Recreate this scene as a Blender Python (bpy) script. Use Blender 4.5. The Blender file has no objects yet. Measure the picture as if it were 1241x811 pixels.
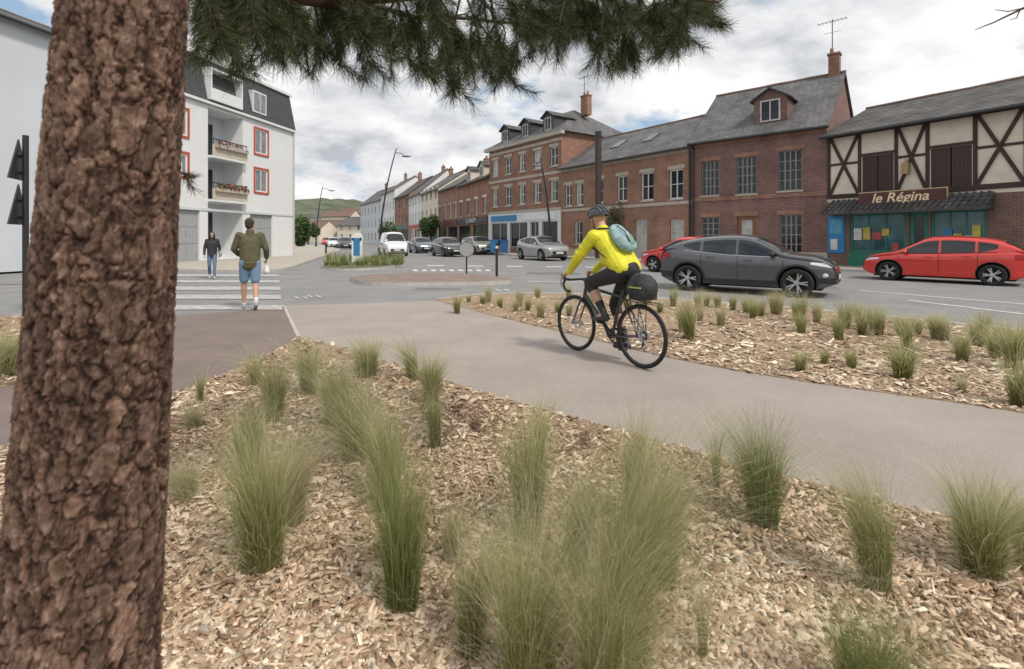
import bpy,bmesh,math,random
import numpy as np
from mathutils import Vector,Matrix,noise
R=random.Random(7)
F=600.;H=1.42;HY=288.;CX=620.5
def G(px,py,z=0.):
    Y=(H-z)*F/(py-HY); return ((px-CX)*Y/F,Y)
def P3(px,py,Y): return Vector(((px-CX)*Y/F,Y,H+(HY-py)*Y/F))
SC=bpy.context.scene; COL=SC.collection
rad=math.radians
# ---------------------------------------------------------------- materials
def nd(nt,t,**k):
    n=nt.nodes.new(t)
    for a,b in k.items(): setattr(n,a,b)
    return n
def mat(name,col,rough=.7,var=.12,scale=6.,bump=0.,bscale=40.,metal=0.,col2=None,spec=None,coat=0.,detail=5.,stretch=(1,1,1),speck=0.,speckscale=220.):
    m=bpy.data.materials.new(name); m.use_nodes=True; nt=m.node_tree; b=nt.nodes['Principled BSDF']
    L=nt.links.new
    tc=nd(nt,'ShaderNodeTexCoord'); mp=nd(nt,'ShaderNodeMapping'); mp.inputs['Scale'].default_value=stretch
    L(tc.outputs['Object'],mp.inputs[0])
    n=nd(nt,'ShaderNodeTexNoise'); n.inputs['Scale'].default_value=scale; n.inputs['Detail'].default_value=detail; n.inputs['Roughness'].default_value=.62
    L(mp.outputs[0],n.inputs['Vector'])
    rp=nd(nt,'ShaderNodeValToRGB'); rp.color_ramp.elements[0].position=.3; rp.color_ramp.elements[1].position=.7
    c=Vector(col)
    a=c*(1-var); d=Vector(col2) if col2 else c*(1+var)
    rp.color_ramp.elements[0].color=(*a,1); rp.color_ramp.elements[1].color=(*d,1)
    L(n.outputs['Fac'],rp.inputs[0]); out=rp.outputs[0]
    if speck:
        q=nd(nt,'ShaderNodeTexNoise'); q.inputs['Scale'].default_value=speckscale; q.inputs['Detail'].default_value=3; L(tc.outputs['Object'],q.inputs['Vector'])
        mr=nd(nt,'ShaderNodeMapRange'); mr.inputs[1].default_value=.35; mr.inputs[2].default_value=.65; mr.inputs[3].default_value=1-speck; mr.inputs[4].default_value=1+speck; L(q.outputs['Fac'],mr.inputs[0])
        v=nd(nt,'ShaderNodeVectorMath',operation='SCALE'); L(out,v.inputs[0]); L(mr.outputs[0],v.inputs['Scale']); out=v.outputs[0]
    L(out,b.inputs['Base Color'])
    b.inputs['Roughness'].default_value=rough; b.inputs['Metallic'].default_value=metal
    if spec is not None: b.inputs['Specular IOR Level'].default_value=spec
    if coat: b.inputs['Coat Weight'].default_value=coat; b.inputs['Coat Roughness'].default_value=.04
    if bump:
        n2=nd(nt,'ShaderNodeTexNoise'); n2.inputs['Scale'].default_value=bscale; n2.inputs['Detail'].default_value=4
        L(mp.outputs[0],n2.inputs['Vector'])
        bp=nd(nt,'ShaderNodeBump'); bp.inputs['Strength'].default_value=bump; bp.inputs['Distance'].default_value=.02
        L(n2.outputs['Fac'],bp.inputs['Height']); L(bp.outputs[0],b.inputs['Normal'])
    return m
def brickmat(name,c1,c2,mortar,bw=.22,bh=.075,ms=.012,rough=.85,dirt=.35):
    m=bpy.data.materials.new(name); m.use_nodes=True; nt=m.node_tree; b=nt.nodes['Principled BSDF']; L=nt.links.new
    tc=nd(nt,'ShaderNodeTexCoord'); sp=nd(nt,'ShaderNodeSeparateXYZ'); L(tc.outputs['Object'],sp.inputs[0])
    ad=nd(nt,'ShaderNodeMath',operation='ADD'); L(sp.outputs[0],ad.inputs[0]); L(sp.outputs[1],ad.inputs[1])
    cb=nd(nt,'ShaderNodeCombineXYZ')
    L(ad.outputs[0],cb.inputs[0]); L(sp.outputs[2],cb.inputs[1])
    br=nd(nt,'ShaderNodeTexBrick'); L(cb.outputs[0],br.inputs['Vector'])
    br.inputs['Color1'].default_value=(*c1,1); br.inputs['Color2'].default_value=(*c2,1); br.inputs['Mortar'].default_value=(*mortar,1)
    br.inputs['Scale'].default_value=1; br.inputs['Brick Width'].default_value=bw; br.inputs['Row Height'].default_value=bh; br.inputs['Mortar Size'].default_value=ms
    n=nd(nt,'ShaderNodeTexNoise'); n.inputs['Scale'].default_value=.9; n.inputs['Detail'].default_value=8; n.inputs['Roughness'].default_value=.7
    L(tc.outputs['Object'],n.inputs['Vector'])
    mr=nd(nt,'ShaderNodeMapRange'); mr.inputs[1].default_value=.3; mr.inputs[2].default_value=.7; mr.inputs[3].default_value=1-dirt; mr.inputs[4].default_value=1+dirt*.6
    L(n.outputs['Fac'],mr.inputs[0])
    mx=nd(nt,'ShaderNodeVectorMath',operation='SCALE'); L(br.outputs['Color'],mx.inputs[0]); L(mr.outputs[0],mx.inputs['Scale'])
    L(mx.outputs[0],b.inputs['Base Color']); b.inputs['Roughness'].default_value=rough
    bp=nd(nt,'ShaderNodeBump'); bp.inputs['Strength'].default_value=.3; bp.inputs['Distance'].default_value=.01; L(br.outputs['Fac'],bp.inputs['Height']); bp.invert=True
    L(bp.outputs[0],b.inputs['Normal'])
    return m
def attrmat(name,stops,attr='t',attr2='tint',amt=.5,rough=.6,trl=.0,bump=0.):
    m=bpy.data.materials.new(name); m.use_nodes=True; nt=m.node_tree; b=nt.nodes['Principled BSDF']; L=nt.links.new
    a=nd(nt,'ShaderNodeAttribute',attribute_name=attr); a2=nd(nt,'ShaderNodeAttribute',attribute_name=attr2)
    rp=nd(nt,'ShaderNodeValToRGB'); el=rp.color_ramp.elements
    while len(el)<len(stops): el.new(.5)
    for e,(p,c) in zip(el,stops): e.position=p; e.color=(*c,1)
    L(a.outputs['Fac'],rp.inputs[0])
    mr=nd(nt,'ShaderNodeMapRange'); mr.inputs[3].default_value=1-amt; mr.inputs[4].default_value=1+amt; L(a2.outputs['Fac'],mr.inputs[0])
    mx=nd(nt,'ShaderNodeVectorMath',operation='SCALE'); L(rp.outputs[0],mx.inputs[0]); L(mr.outputs[0],mx.inputs['Scale'])
    out=mx.outputs[0]
    if bump:
        tc=nd(nt,'ShaderNodeTexCoord'); mp=nd(nt,'ShaderNodeMapping'); mp.inputs['Scale'].default_value=(1,1,.6); L(tc.outputs['Object'],mp.inputs[0])
        n=nd(nt,'ShaderNodeTexNoise'); n.inputs['Scale'].default_value=95; n.inputs['Detail'].default_value=9; n.inputs['Roughness'].default_value=.72; L(mp.outputs[0],n.inputs['Vector'])
        bp=nd(nt,'ShaderNodeBump'); bp.inputs['Strength'].default_value=bump; bp.inputs['Distance'].default_value=.007; L(n.outputs['Fac'],bp.inputs['Height']); L(bp.outputs[0],b.inputs['Normal'])
        mq=nd(nt,'ShaderNodeMapRange'); mq.inputs[1].default_value=.3; mq.inputs[2].default_value=.7; mq.inputs[3].default_value=.5; mq.inputs[4].default_value=1.45; L(n.outputs['Fac'],mq.inputs[0])
        m2=nd(nt,'ShaderNodeVectorMath',operation='SCALE'); L(out,m2.inputs[0]); L(mq.outputs[0],m2.inputs['Scale']); out=m2.outputs[0]
    L(out,b.inputs['Base Color']); b.inputs['Roughness'].default_value=rough; b.inputs['Specular IOR Level'].default_value=.25
    if trl:
        t=nd(nt,'ShaderNodeBsdfTranslucent'); L(mx.outputs[0],t.inputs[0]); ms=nd(nt,'ShaderNodeMixShader'); ms.inputs[0].default_value=trl
        L(b.outputs[0],ms.inputs[1]); L(t.outputs[0],ms.inputs[2]); L(ms.outputs[0],nt.nodes['Material Output'].inputs[0])
    return m
black=mat('black_plastic',(.02,.02,.022),.5)
darkmetal=mat('dark_metal',(.035,.035,.038),.4,metal=.3)
silver=mat('silver_metal',(.5,.5,.52),.3,metal=.9)
glass=mat('window_glass',(.022,.027,.033),.08,var=.4,scale=.7,spec=.45)
carglass=mat('car_glass',(.018,.022,.025),.05,var=.3,scale=1.5,spec=.6)
curtain=mat('net_curtain',(.42,.42,.40),.4,var=.3,scale=3,spec=.5)
white=mat('white_paint',(.75,.75,.73),.5,var=.05)
rubber=mat('rubber',(.018,.018,.018),.85,var=.2)
skin=mat('skin',(.52,.30,.21),.55,var=.06,scale=20)
# ---------------------------------------------------------------- mesh helper
class MB:
    def __init__(s): s.v=[];s.f=[];s.m=[];s.c=0
    def add(s,vs,fs):
        k=len(s.v); s.v+= [tuple(v) for v in vs]; s.f+=[tuple(i+k for i in f) for f in fs]; s.m+=[s.c]*len(fs)
    def quad(s,a,b,c,d): s.add([a,b,c,d],[(0,1,2,3)])
    def box(s,x0,x1,y0,y1,z0,z1,M=None):
        vs=[Vector((x,y,z)) for z in (z0,z1) for y in (y0,y1) for x in (x0,x1)]
        if M is not None: vs=[M@v for v in vs]
        s.add(vs,[(0,2,3,1),(4,5,7,6),(0,1,5,4),(2,6,7,3),(0,4,6,2),(1,3,7,5)])
    def beam(s,p,q,w,d,n=(0,1,0)):
        p=Vector(p);q=Vector(q);a=(q-p).normalized(); n=Vector(n); t=a.cross(n).normalized()*w/2; n=n*d/2
        vs=[p-t-n,p+t-n,p+t+n,p-t+n,q-t-n,q+t-n,q+t+n,q-t+n]
        s.add(vs,[(0,3,2,1),(4,5,6,7),(0,1,5,4),(1,2,6,5),(2,3,7,6),(3,0,4,7)])
    def tube(s,pts,r,seg=8,cap=True):
        pts=[Vector(p) for p in pts]; n=len(pts)
        if not hasattr(r,'__len__'): r=[r]*n
        k=len(s.v); u=None
        for i,p in enumerate(pts):
            a=(pts[min(i+1,n-1)]-pts[max(i-1,0)]).normalized()
            if u is None: u=a.orthogonal().normalized()
            else:
                u=(u-a*u.dot(a)); u=u.normalized() if u.length>1e-6 else a.orthogonal().normalized()
            w=a.cross(u)
            for j in range(seg):
                t=2*math.pi*j/seg; s.v.append(tuple(p+(u*math.cos(t)+w*math.sin(t))*r[i]))
        for i in range(n-1):
            for j in range(seg):
                j2=(j+1)%seg; s.f.append((k+i*seg+j,k+i*seg+j2,k+(i+1)*seg+j2,k+(i+1)*seg+j)); s.m.append(s.c)
        if cap:
            s.f.append(tuple(k+j for j in range(seg))[::-1]); s.f.append(tuple(k+(n-1)*seg+j for j in range(seg))); s.m+=[s.c]*2
    def lathe(s,prof,M=None,seg=24,closed=False):
        M=M or Matrix(); k=len(s.v); n=len(prof)
        for (r,z) in prof:
            for j in range(seg):
                t=2*math.pi*j/seg; s.v.append(tuple(M@Vector((r*math.cos(t),r*math.sin(t),z))))
        for i in range(n if closed else n-1):
            i2=(i+1)%n
            for j in range(seg):
                j2=(j+1)%seg; s.f.append((k+i*seg+j,k+i*seg+j2,k+i2*seg+j2,k+i2*seg+j)); s.m.append(s.c)
    def ell(s,c,r,M=None,seg=16,rings=10):
        M=M or Matrix(); T=Matrix.Translation(Vector(c))@M.to_4x4()@Matrix.Diagonal((*r,1))
        prof=[(max(math.sin(math.pi*i/rings),1e-4),-math.cos(math.pi*i/rings)) for i in range(rings+1)]
        s.lathe(prof,T,seg)
    def capsule(s,p,r0,q,r1,seg=14):
        p=Vector(p);q=Vector(q);d=q-p;l=d.length
        M=Matrix.Translation(p)@d.to_track_quat('Z','Y').to_matrix().to_4x4()
        prof=[(max(r0*math.cos(a),1e-4),r0*math.sin(a)) for a in [rad(x) for x in (-90,-60,-30,0)]]+[(max(r1*math.cos(a),1e-4),l+r1*math.sin(a)) for a in [rad(x) for x in (0,30,60,90)]]
        s.lathe(prof,M,seg)
    def build(s,name,mats,parent=None,smooth=False,sharp=None):
        me=bpy.data.meshes.new(name); me.from_pydata(s.v,[],s.f)
        if not isinstance(mats,(list,tuple)): mats=[mats]
        for m in mats: me.materials.append(m)
        me.polygons.foreach_set('material_index',s.m)
        if smooth: me.polygons.foreach_set('use_smooth',[True]*len(me.polygons))
        me.update()
        if sharp: me.set_sharp_from_angle(angle=rad(sharp))
        o=bpy.data.objects.new(name,me); COL.objects.link(o)
        if parent: o.parent=parent
        return o
def bake(o):
    bpy.context.view_layer.update(); dg=bpy.context.evaluated_depsgraph_get()
    me=bpy.data.meshes.new_from_object(o.evaluated_get(dg)); o.modifiers.clear(); o.data=me; return o
def blob(mb,name,m,parent,voxel=.008,it=3):
    o=mb.build(name,m,parent)
    r=o.modifiers.new('r','REMESH'); r.mode='VOXEL'; r.voxel_size=voxel
    sm=o.modifiers.new('s','SMOOTH'); sm.iterations=it; sm.factor=.5
    bake(o); o.data.polygons.foreach_set('use_smooth',[True]*len(o.data.polygons))
    if not o.data.materials: o.data.materials.append(m)
    return o
def tag(o,label=None,cat=None,group=None,kind=None):
    for k,v in (('label',label),('category',cat),('group',group),('kind',kind)):
        if v: o[k]=v
    return o
def thing(name,label,cat,loc=(0,0,0),rz=0,group=None):
    o=bpy.data.objects.new(name,None); COL.objects.link(o); o.location=loc; o.rotation_euler=(0,0,rz); o.empty_display_size=.2
    return tag(o,label,cat,group)
def text(s,size,m,parent,loc,rot=(math.pi/2,0,0),name='lettering',ext=.008,shear=0.,off=0.):
    c=bpy.data.curves.new(name,'FONT'); c.body=s; c.size=size; c.extrude=ext; c.align_x='CENTER'; c.align_y='CENTER'; c.shear=shear; c.offset=off
    o=bpy.data.objects.new(name,c); COL.objects.link(o)
    bpy.context.view_layer.update(); dg=bpy.context.evaluated_depsgraph_get()
    me=bpy.data.meshes.new_from_object(o.evaluated_get(dg)); bpy.data.objects.remove(o)
    me.materials.clear(); me.materials.append(m)
    o=bpy.data.objects.new(name,me); COL.objects.link(o); o.parent=parent; o.location=loc; o.rotation_euler=rot
    return o
# ---------------------------------------------------------------- camera, light
cam=bpy.data.cameras.new('camera'); co=bpy.data.objects.new('camera',cam); COL.objects.link(co); SC.camera=co
co.location=(0,0,H); co.rotation_euler=(math.pi/2,0,0); cam.sensor_width=36; cam.lens=36*F/1241; cam.shift_y=-(405.5-HY)/1241
cam.clip_start=.05; cam.clip_end=5000; cam.dof.use_dof=True; cam.dof.focus_distance=6.; cam.dof.aperture_fstop=3.5
S=Vector((.55,-.6,1.0)).normalized()
sl=bpy.data.lights.new('sun','SUN'); sl.energy=2.6; sl.angle=rad(7); sl.color=(1,.93,.83); so=bpy.data.objects.new('sun',sl); COL.objects.link(so)
so.rotation_euler=S.to_track_quat('Z','Y').to_euler()
W=bpy.data.worlds.new('World'); SC.world=W; W.use_nodes=True; nt=W.node_tree; L=nt.links.new; bg=nt.nodes['Background']; bg.inputs[1].default_value=.105
sk=nd(nt,'ShaderNodeTexSky'); sk.sky_type='NISHITA'; sk.sun_disc=False; sk.sun_elevation=math.asin(S.z); sk.sun_rotation=math.atan2(S.x,S.y)
tc=nd(nt,'ShaderNodeTexCoord'); sp=nd(nt,'ShaderNodeSeparateXYZ'); L(tc.outputs['Generated'],sp.inputs[0])
mz=nd(nt,'ShaderNodeMath',operation='MAXIMUM'); L(sp.outputs[2],mz.inputs[0]); mz.inputs[1].default_value=0
az=nd(nt,'ShaderNodeMath',operation='ADD'); L(mz.outputs[0],az.inputs[0]); az.inputs[1].default_value=.34
dv=[]
for i in (0,1):
    d=nd(nt,'ShaderNodeMath',operation='DIVIDE'); L(sp.outputs[i],d.inputs[0]); L(az.outputs[0],d.inputs[1]); dv.append(d)
cb=nd(nt,'ShaderNodeCombineXYZ'); L(dv[0].outputs[0],cb.inputs[0]); L(dv[1].outputs[0],cb.inputs[1])
def wn(sc,det,off,rough=.6,dist=0.):
    mp=nd(nt,'ShaderNodeMapping'); mp.inputs['Location'].default_value=off; L(cb.outputs[0],mp.inputs[0])
    n=nd(nt,'ShaderNodeTexNoise'); n.inputs['Scale'].default_value=sc; n.inputs['Detail'].default_value=det; n.inputs['Roughness'].default_value=rough; n.inputs['Distortion'].default_value=dist
    L(mp.outputs[0],n.inputs['Vector']); return n
n1=wn(2.3,10,(5.6,1.9,.5),.56,.15); n2=wn(2.4,10,(8,4,2),.60,.15)
r1=nd(nt,'ShaderNodeValToRGB'); r1.color_ramp.elements[0].position=.36; r1.color_ramp.elements[1].position=.44; L(n1.outputs['Fac'],r1.inputs[0])
r2=nd(nt,'ShaderNodeValToRGB'); e=r2.color_ramp.elements; e[0].position=.36; e[0].color=(5.0,5.2,5.6,1); e[1].position=.60; e[1].color=(10.0,9.9,9.8,1)
x=e.new(.47); x.color=(7.6,7.7,7.9,1)
L(n2.outputs['Fac'],r2.inputs[0])
skm=nd(nt,'ShaderNodeMix',data_type='RGBA'); skm.inputs[0].default_value=.65; L(sk.outputs[0],skm.inputs['A']); skm.inputs['B'].default_value=(4.2,5.8,7.6,1)
mix=nd(nt,'ShaderNodeMix',data_type='RGBA'); L(r1.outputs[0],mix.inputs[0]); L(skm.outputs['Result'],mix.inputs['A']); L(r2.outputs[0],mix.inputs['B'])
L(mix.outputs['Result'],bg.inputs[0])
SC.view_settings.view_transform='Standard'; SC.view_settings.look='None'; SC.view_settings.exposure=0
# ---------------------------------------------------------------- ground
def chaik(p,n=2):
    for _ in range(n):
        q=[p[0]]
        for a,b in zip(p,p[1:]):
            q.append((a[0]*.75+b[0]*.25,a[1]*.75+b[1]*.25)); q.append((a[0]*.25+b[0]*.75,a[1]*.25+b[1]*.75))
        q.append(p[-1]); p=q
    return p
def sheet(name,pts,z,m,side=0.,kind='structure',parent=None,mside=None):
    bm=bmesh.new(); vs=[bm.verts.new((x,y,z)) for x,y in pts]; f=bm.faces.new(vs); f.normal_update()
    if f.normal.z<0: f.normal_flip()
    if side:
        lo=[bm.verts.new((x,y,z-side)) for x,y in pts]; n=len(pts)
        for i in range(n):
            q=bm.faces.new((vs[i],vs[(i+1)%n],lo[(i+1)%n],lo[i])); q.material_index=1 if mside else 0
    bmesh.ops.triangulate(bm,faces=[f])
    me=bpy.data.meshes.new(name); bm.to_mesh(me); me.materials.append(m)
    if mside: me.materials.append(mside)
    o=bpy.data.objects.new(name,me); COL.objects.link(o)
    if parent: o.parent=parent
    elif kind: o['kind']=kind
    return o
m_ground=mat('ground_mat',(.10,.12,.06),.9,var=.3,scale=.05)
m_road=mat('asphalt_road',(.235,.232,.23),.85,var=.16,scale=.8,bump=.25,bscale=90,detail=9,speck=.12)
m_path=mat('path_asphalt',(.345,.30,.268),.85,var=.12,scale=1.1,bump=.35,bscale=160,detail=12,speck=.25)
m_foot=mat('footpath_asphalt',(.20,.155,.14),.9,var=.14,scale=1.6,bump=.3,bscale=120,detail=12,speck=.25)
m_pave=mat('pavement_mat',(.42,.385,.33),.85,var=.12,scale=1.2,bump=.15,bscale=40,detail=9,speck=.1)
m_kerb=mat('kerb_stone',(.45,.43,.40),.8,var=.15,scale=4,bump=.1)
m_mulch=mat('mulch_mat',(.33,.235,.155),.95,var=.45,scale=24,bump=.9,bscale=45,detail=9)
m_line=mat('road_paint',(.62,.62,.60),.7,var=.25,scale=9,detail=8,speck=.2,speckscale=30)
m_zeb=mat('worn_crossing_paint',(.42,.41,.40),.75,var=.28,scale=5,detail=10,speck=.25,speckscale=25)
m_redkerb=mat('island_paving',(.235,.175,.15),.85,var=.2,scale=3,speck=.2)
sheet('ground',[(-2500,-300),(2500,-300),(2500,3000),(-2500,3000)],-.03,m_ground)
sheet('road',[(-60,5.5),(35,5.5),(35,40),(10,60),(-10,140),(-60,170)],0,m_road)
low=chaik([(362,410),(430,428),(560,470),(700,510),(860,555),(1000,598),(1241,655),(1700,770)])
up=chaik([(1700,585),(1241,500),(1000,468),(830,440),(690,405),(600,384),(530,365)])
gl=[G(*p) for p in low]; gu=[G(*p) for p in up]
sheet('cycle_path',gl+gu+[G(345,371)],.008,m_path,.05)
left_edge=chaik([(362,410),(300,444),(205,480),(0,548),(-500,720)])
ge=[G(*p) for p in left_edge]
lb=chaik([(-500,590),(0,473),(120,436),(205,398),(212,383)])
glb=[G(*p) for p in lb]
sheet('footpath',ge+glb+[G(345,374)],.010,m_foot,.05)
bedF=gl+[(9,-2),(-7,-2)]+ge[::-1][:-1]
sheet('mulch_bed_front',bedF,.016,m_mulch,.05)
kerbL=[(530,363),(600,356),(700,357),(850,366),(1030,380),(1241,402),(1700,450)]
bedR=gu+[G(*p) for p in chaik(kerbL)]
sheet('mulch_bed_right',bedR,.016,m_mulch,.05)
bedL=glb+[G(150,384),G(-500,384)]
sheet('mulch_bed_left',bedL,.016,m_mulch,.05)
def strip(pp,w,z=.004):
    g=[Vector((*G(*p),0)) for p in pp]; mb=MB(); a=[];b=[]
    for i,p in enumerate(g):
        d=(g[min(i+1,len(g)-1)]-g[max(i-1,0)]).normalized(); n=Vector((-d.y,d.x,0))*w/2
        a.append(p+n); b.append(p-n)
    for i in range(len(g)-1):
        mb.quad(*[(v.x,v.y,z) for v in (b[i],b[i+1],a[i+1],a[i])])
    return mb
strip(chaik([(530,363.5),(600,355.5),(700,356.5),(850,365.5),(1030,379.5),(1241,401.5),(1700,449)]),.12,.026).build('kerb_line',m_kerb)['kind']='structure'
strip(chaik([(345,373.2),(362,409)],1),.05,.013).build('path_edging',m_kerb)['kind']='structure'
strip(chaik([(0,345),(120,344),(205,343)],1),.14,.012).build('kerb_line_far',m_redkerb)['kind']='structure'
mb=MB()
for y0,y1 in ((333,335.5),(340,343),(348,352),(358,363),(370.5,376)):
    a=[G(208-(y0-333)*.1,y0),G(338+(y0-333)*.1,y0),G(338+(y1-333)*.1,y1),G(208-(y1-333)*.1,y1)]
    mb.quad(*[(x,y,.013) for x,y in a[::-1]])
mb.build('zebra_crossing',m_zeb)['kind']='structure'
mb=MB()
for pts in (((1040,352),(1241,369),(1500,390)),((1100,364),(1241,381),(1500,412)),((640,341),(760,343.5),(800,345))):
    s_=strip(chaik(list(pts),1),.13,.006); mb.add(s_.v,s_.f)
for cx,cy in ((356,361.5),(372,360),(600,352.5),(330,372)):
    for k in (0,5):
        mb.quad(*[(*G(*p),.014) for p in ((cx+k*2,cy-1.2),(cx+3+k*2,cy-1.2),(cx+8+k*2,cy+.8),(cx+5+k*2,cy+.8))][::-1])
for k in range(9):
    cx=500+k*11
    mb.quad(*[(*G(*p),.006) for p in ((cx,327),(cx+5,327),(cx+7,328.8),(cx+1,328.8))][::-1])
for px in range(470,900,48):
    mb.quad(*[(*G(*p),.006) for p in ((px,321+ (px-470)*.01),(px+20,321.3+(px-470)*.01),(px+20,322.2+(px-470)*.01),(px,322+(px-470)*.01))][::-1])
mb.build('road_markings',m_line)['kind']='structure'
m_patch=mat('bitumen_patch',(.16,.158,.157),.85,var=.15,scale=3,speck=.15)
for i,pl in enumerate((((640,330),(700,330.5),(704,333),(636,332.5)),((880,340),(1010,347),(1022,351),(884,343.5)),((505,349),(560,349.5),(558,352),(500,351.5)))):
    sheet('road_patch',[G(*p) for p in pl],.003,m_patch)
sheet('traffic_island',[G(*p) for p in chaik([(424,341),(445,337),(500,334.5),(570,335.5),(630,343),(600,346),(500,347.5),(440,346.5),(424,341)])],.12,m_redkerb,.14,mside=m_kerb)
isl2=[G(*p) for p in chaik([(388,327),(400,320),(440,312),(475,312),(496,321),(470,326),(420,329),(388,327)])]
sheet('planted_island',isl2,.1,mat('island_soil',(.10,.11,.05),.95,var=.3,scale=3),.12,mside=m_kerb)
sheet('plaza_pavement',[G(-300,330),G(-300,305)]+[(-40,60),(-36,110),(-33,110)]+[G(*p) for p in chaik([(402,301),(418,303),(380,316),(340,331),(250,330),(130,327),(0,327)])],.1,m_pave,.12,mside=m_kerb)
# wood chips
def pip(X,Y,poly):
    ins=np.zeros(len(X),bool); n=len(poly); j=n-1
    for i in range(n):
        xi,yi=poly[i];xj,yj=poly[j]
        c=((yi>Y)!=(yj>Y)); 
        if yi!=yj: ins^= c&(X<(xj-xi)*(Y-yi)/(yj-yi)+xi)
        j=i
    return ins
rs=np.random.RandomState(3)
def raw(name,verts,faces4,attrs,m,parent=None):
    me=bpy.data.meshes.new(name); nv=len(verts); nf=len(faces4)
    me.vertices.add(nv); me.vertices.foreach_set('co',verts.astype(np.float32).ravel())
    me.loops.add(nf*4); me.loops.foreach_set('vertex_index',faces4.astype(np.int32).ravel())
    me.polygons.add(nf); me.polygons.foreach_set('loop_start',np.arange(nf,dtype=np.int32)*4)
    me.update(calc_edges=True)
    for k,a in attrs.items():
        at=me.attributes.new(k,'FLOAT','POINT'); at.data.foreach_set('value',a.astype(np.float32).ravel())
    me.materials.append(m); me.validate()
    o=bpy.data.objects.new(name,me); COL.objects.link(o)
    if parent: o.parent=parent
    return o
N=170000
px=rs.uniform(-150,1400,N); py=HY+72+ (rs.rand(N)**.9)*640
Y=H*F/(py-HY); X=(px-CX)*Y/F
X2=X+rs.randn(N)*.05; Y2=Y+rs.randn(N)*.05
inR=pip(X2,Y2,bedR)
k=pip(X2,Y2,bedF)|inR|pip(X2,Y2,bedL)
stray=(rs.rand(N)<.012)&(Y<9)&(pip(X+rs.randn(N)*.12,Y+rs.randn(N)*.12,bedF)|pip(X+rs.randn(N)*.15,Y+rs.randn(N)*.15,bedR)); k|=stray
X=X2[k];Y=Y2[k];n=len(X);inR=inR[k]
sc=np.clip(Y/3.,1,2.2)
l=(.005+.028*rs.rand(n)**2.8)*sc; w=l*(.16+.38*rs.rand(n)); th=.0015+.002*rs.rand(n)
sliv=rs.rand(n)<.10; l=np.where(sliv,l*1.4+.008,l); w=np.where(sliv,w*.45,w)
yaw=rs.rand(n)*6.283; tl_=np.where(inR,.55,1.); pit=rs.randn(n)*.30*tl_; rol=rs.randn(n)*.36*tl_
cu=np.array([[-1,-1,-1],[1,-1,-1],[1,1,-1],[-1,1,-1],[-1,-1,1],[1,-1,1],[1,1,1],[-1,1,1]],float)
v=cu[None]*np.stack([l,w,th],1)[:,None,:]*(1+rs.uniform(-.4,.3,(n,8,3))*np.array([1,1,0]))
cp,sp_=np.cos(pit)[:,None],np.sin(pit)[:,None]; cr,sr=np.cos(rol)[:,None],np.sin(rol)[:,None]; cy,sy=np.cos(yaw)[:,None],np.sin(yaw)[:,None]
x,y,z=v[...,0],v[...,1],v[...,2]
y,z=y*cr-z*sr,y*sr+z*cr; x,z=x*cp-z*sp_,x*sp_+z*cp; x,y=x*cy-y*sy,x*sy+y*cy
zz=.018+.020*rs.rand(n)*(1+.6*np.sin(X*5)*np.cos(Y*4))
V=np.stack([x+X[:,None],y+Y[:,None],z+zz[:,None]],-1).reshape(-1,3)
fc=np.array([[4,5,6,7],[0,1,5,4],[1,2,6,5],[2,3,7,6],[3,0,4,7]]); FC=(np.arange(n)[:,None,None]*8+fc[None]).reshape(-1,4)
patch=.5+.5*np.sin(X*2.3+1.7*np.sin(Y*1.9))*np.cos(Y*2.7+1.3*np.sin(X*1.4))
hue=np.repeat(np.clip(rs.rand(n)*.85+.28*(patch-.35)+np.where(inR,.26,.06),0,1),8); tin=np.repeat(rs.rand(n),8)
m_chip=attrmat('wood_chip',[(0,(.13,.08,.05)),(.2,(.30,.195,.125)),(.5,(.50,.36,.245)),(.8,(.66,.52,.38)),(1,(.80,.69,.54))],'t','tint',.3,.8)
tag(raw('wood_chips',V,FC,{'t':hue,'tint':tin},m_chip),'loose tan and brown wood chips covering the planting beds','wood chips',kind='stuff')
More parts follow.
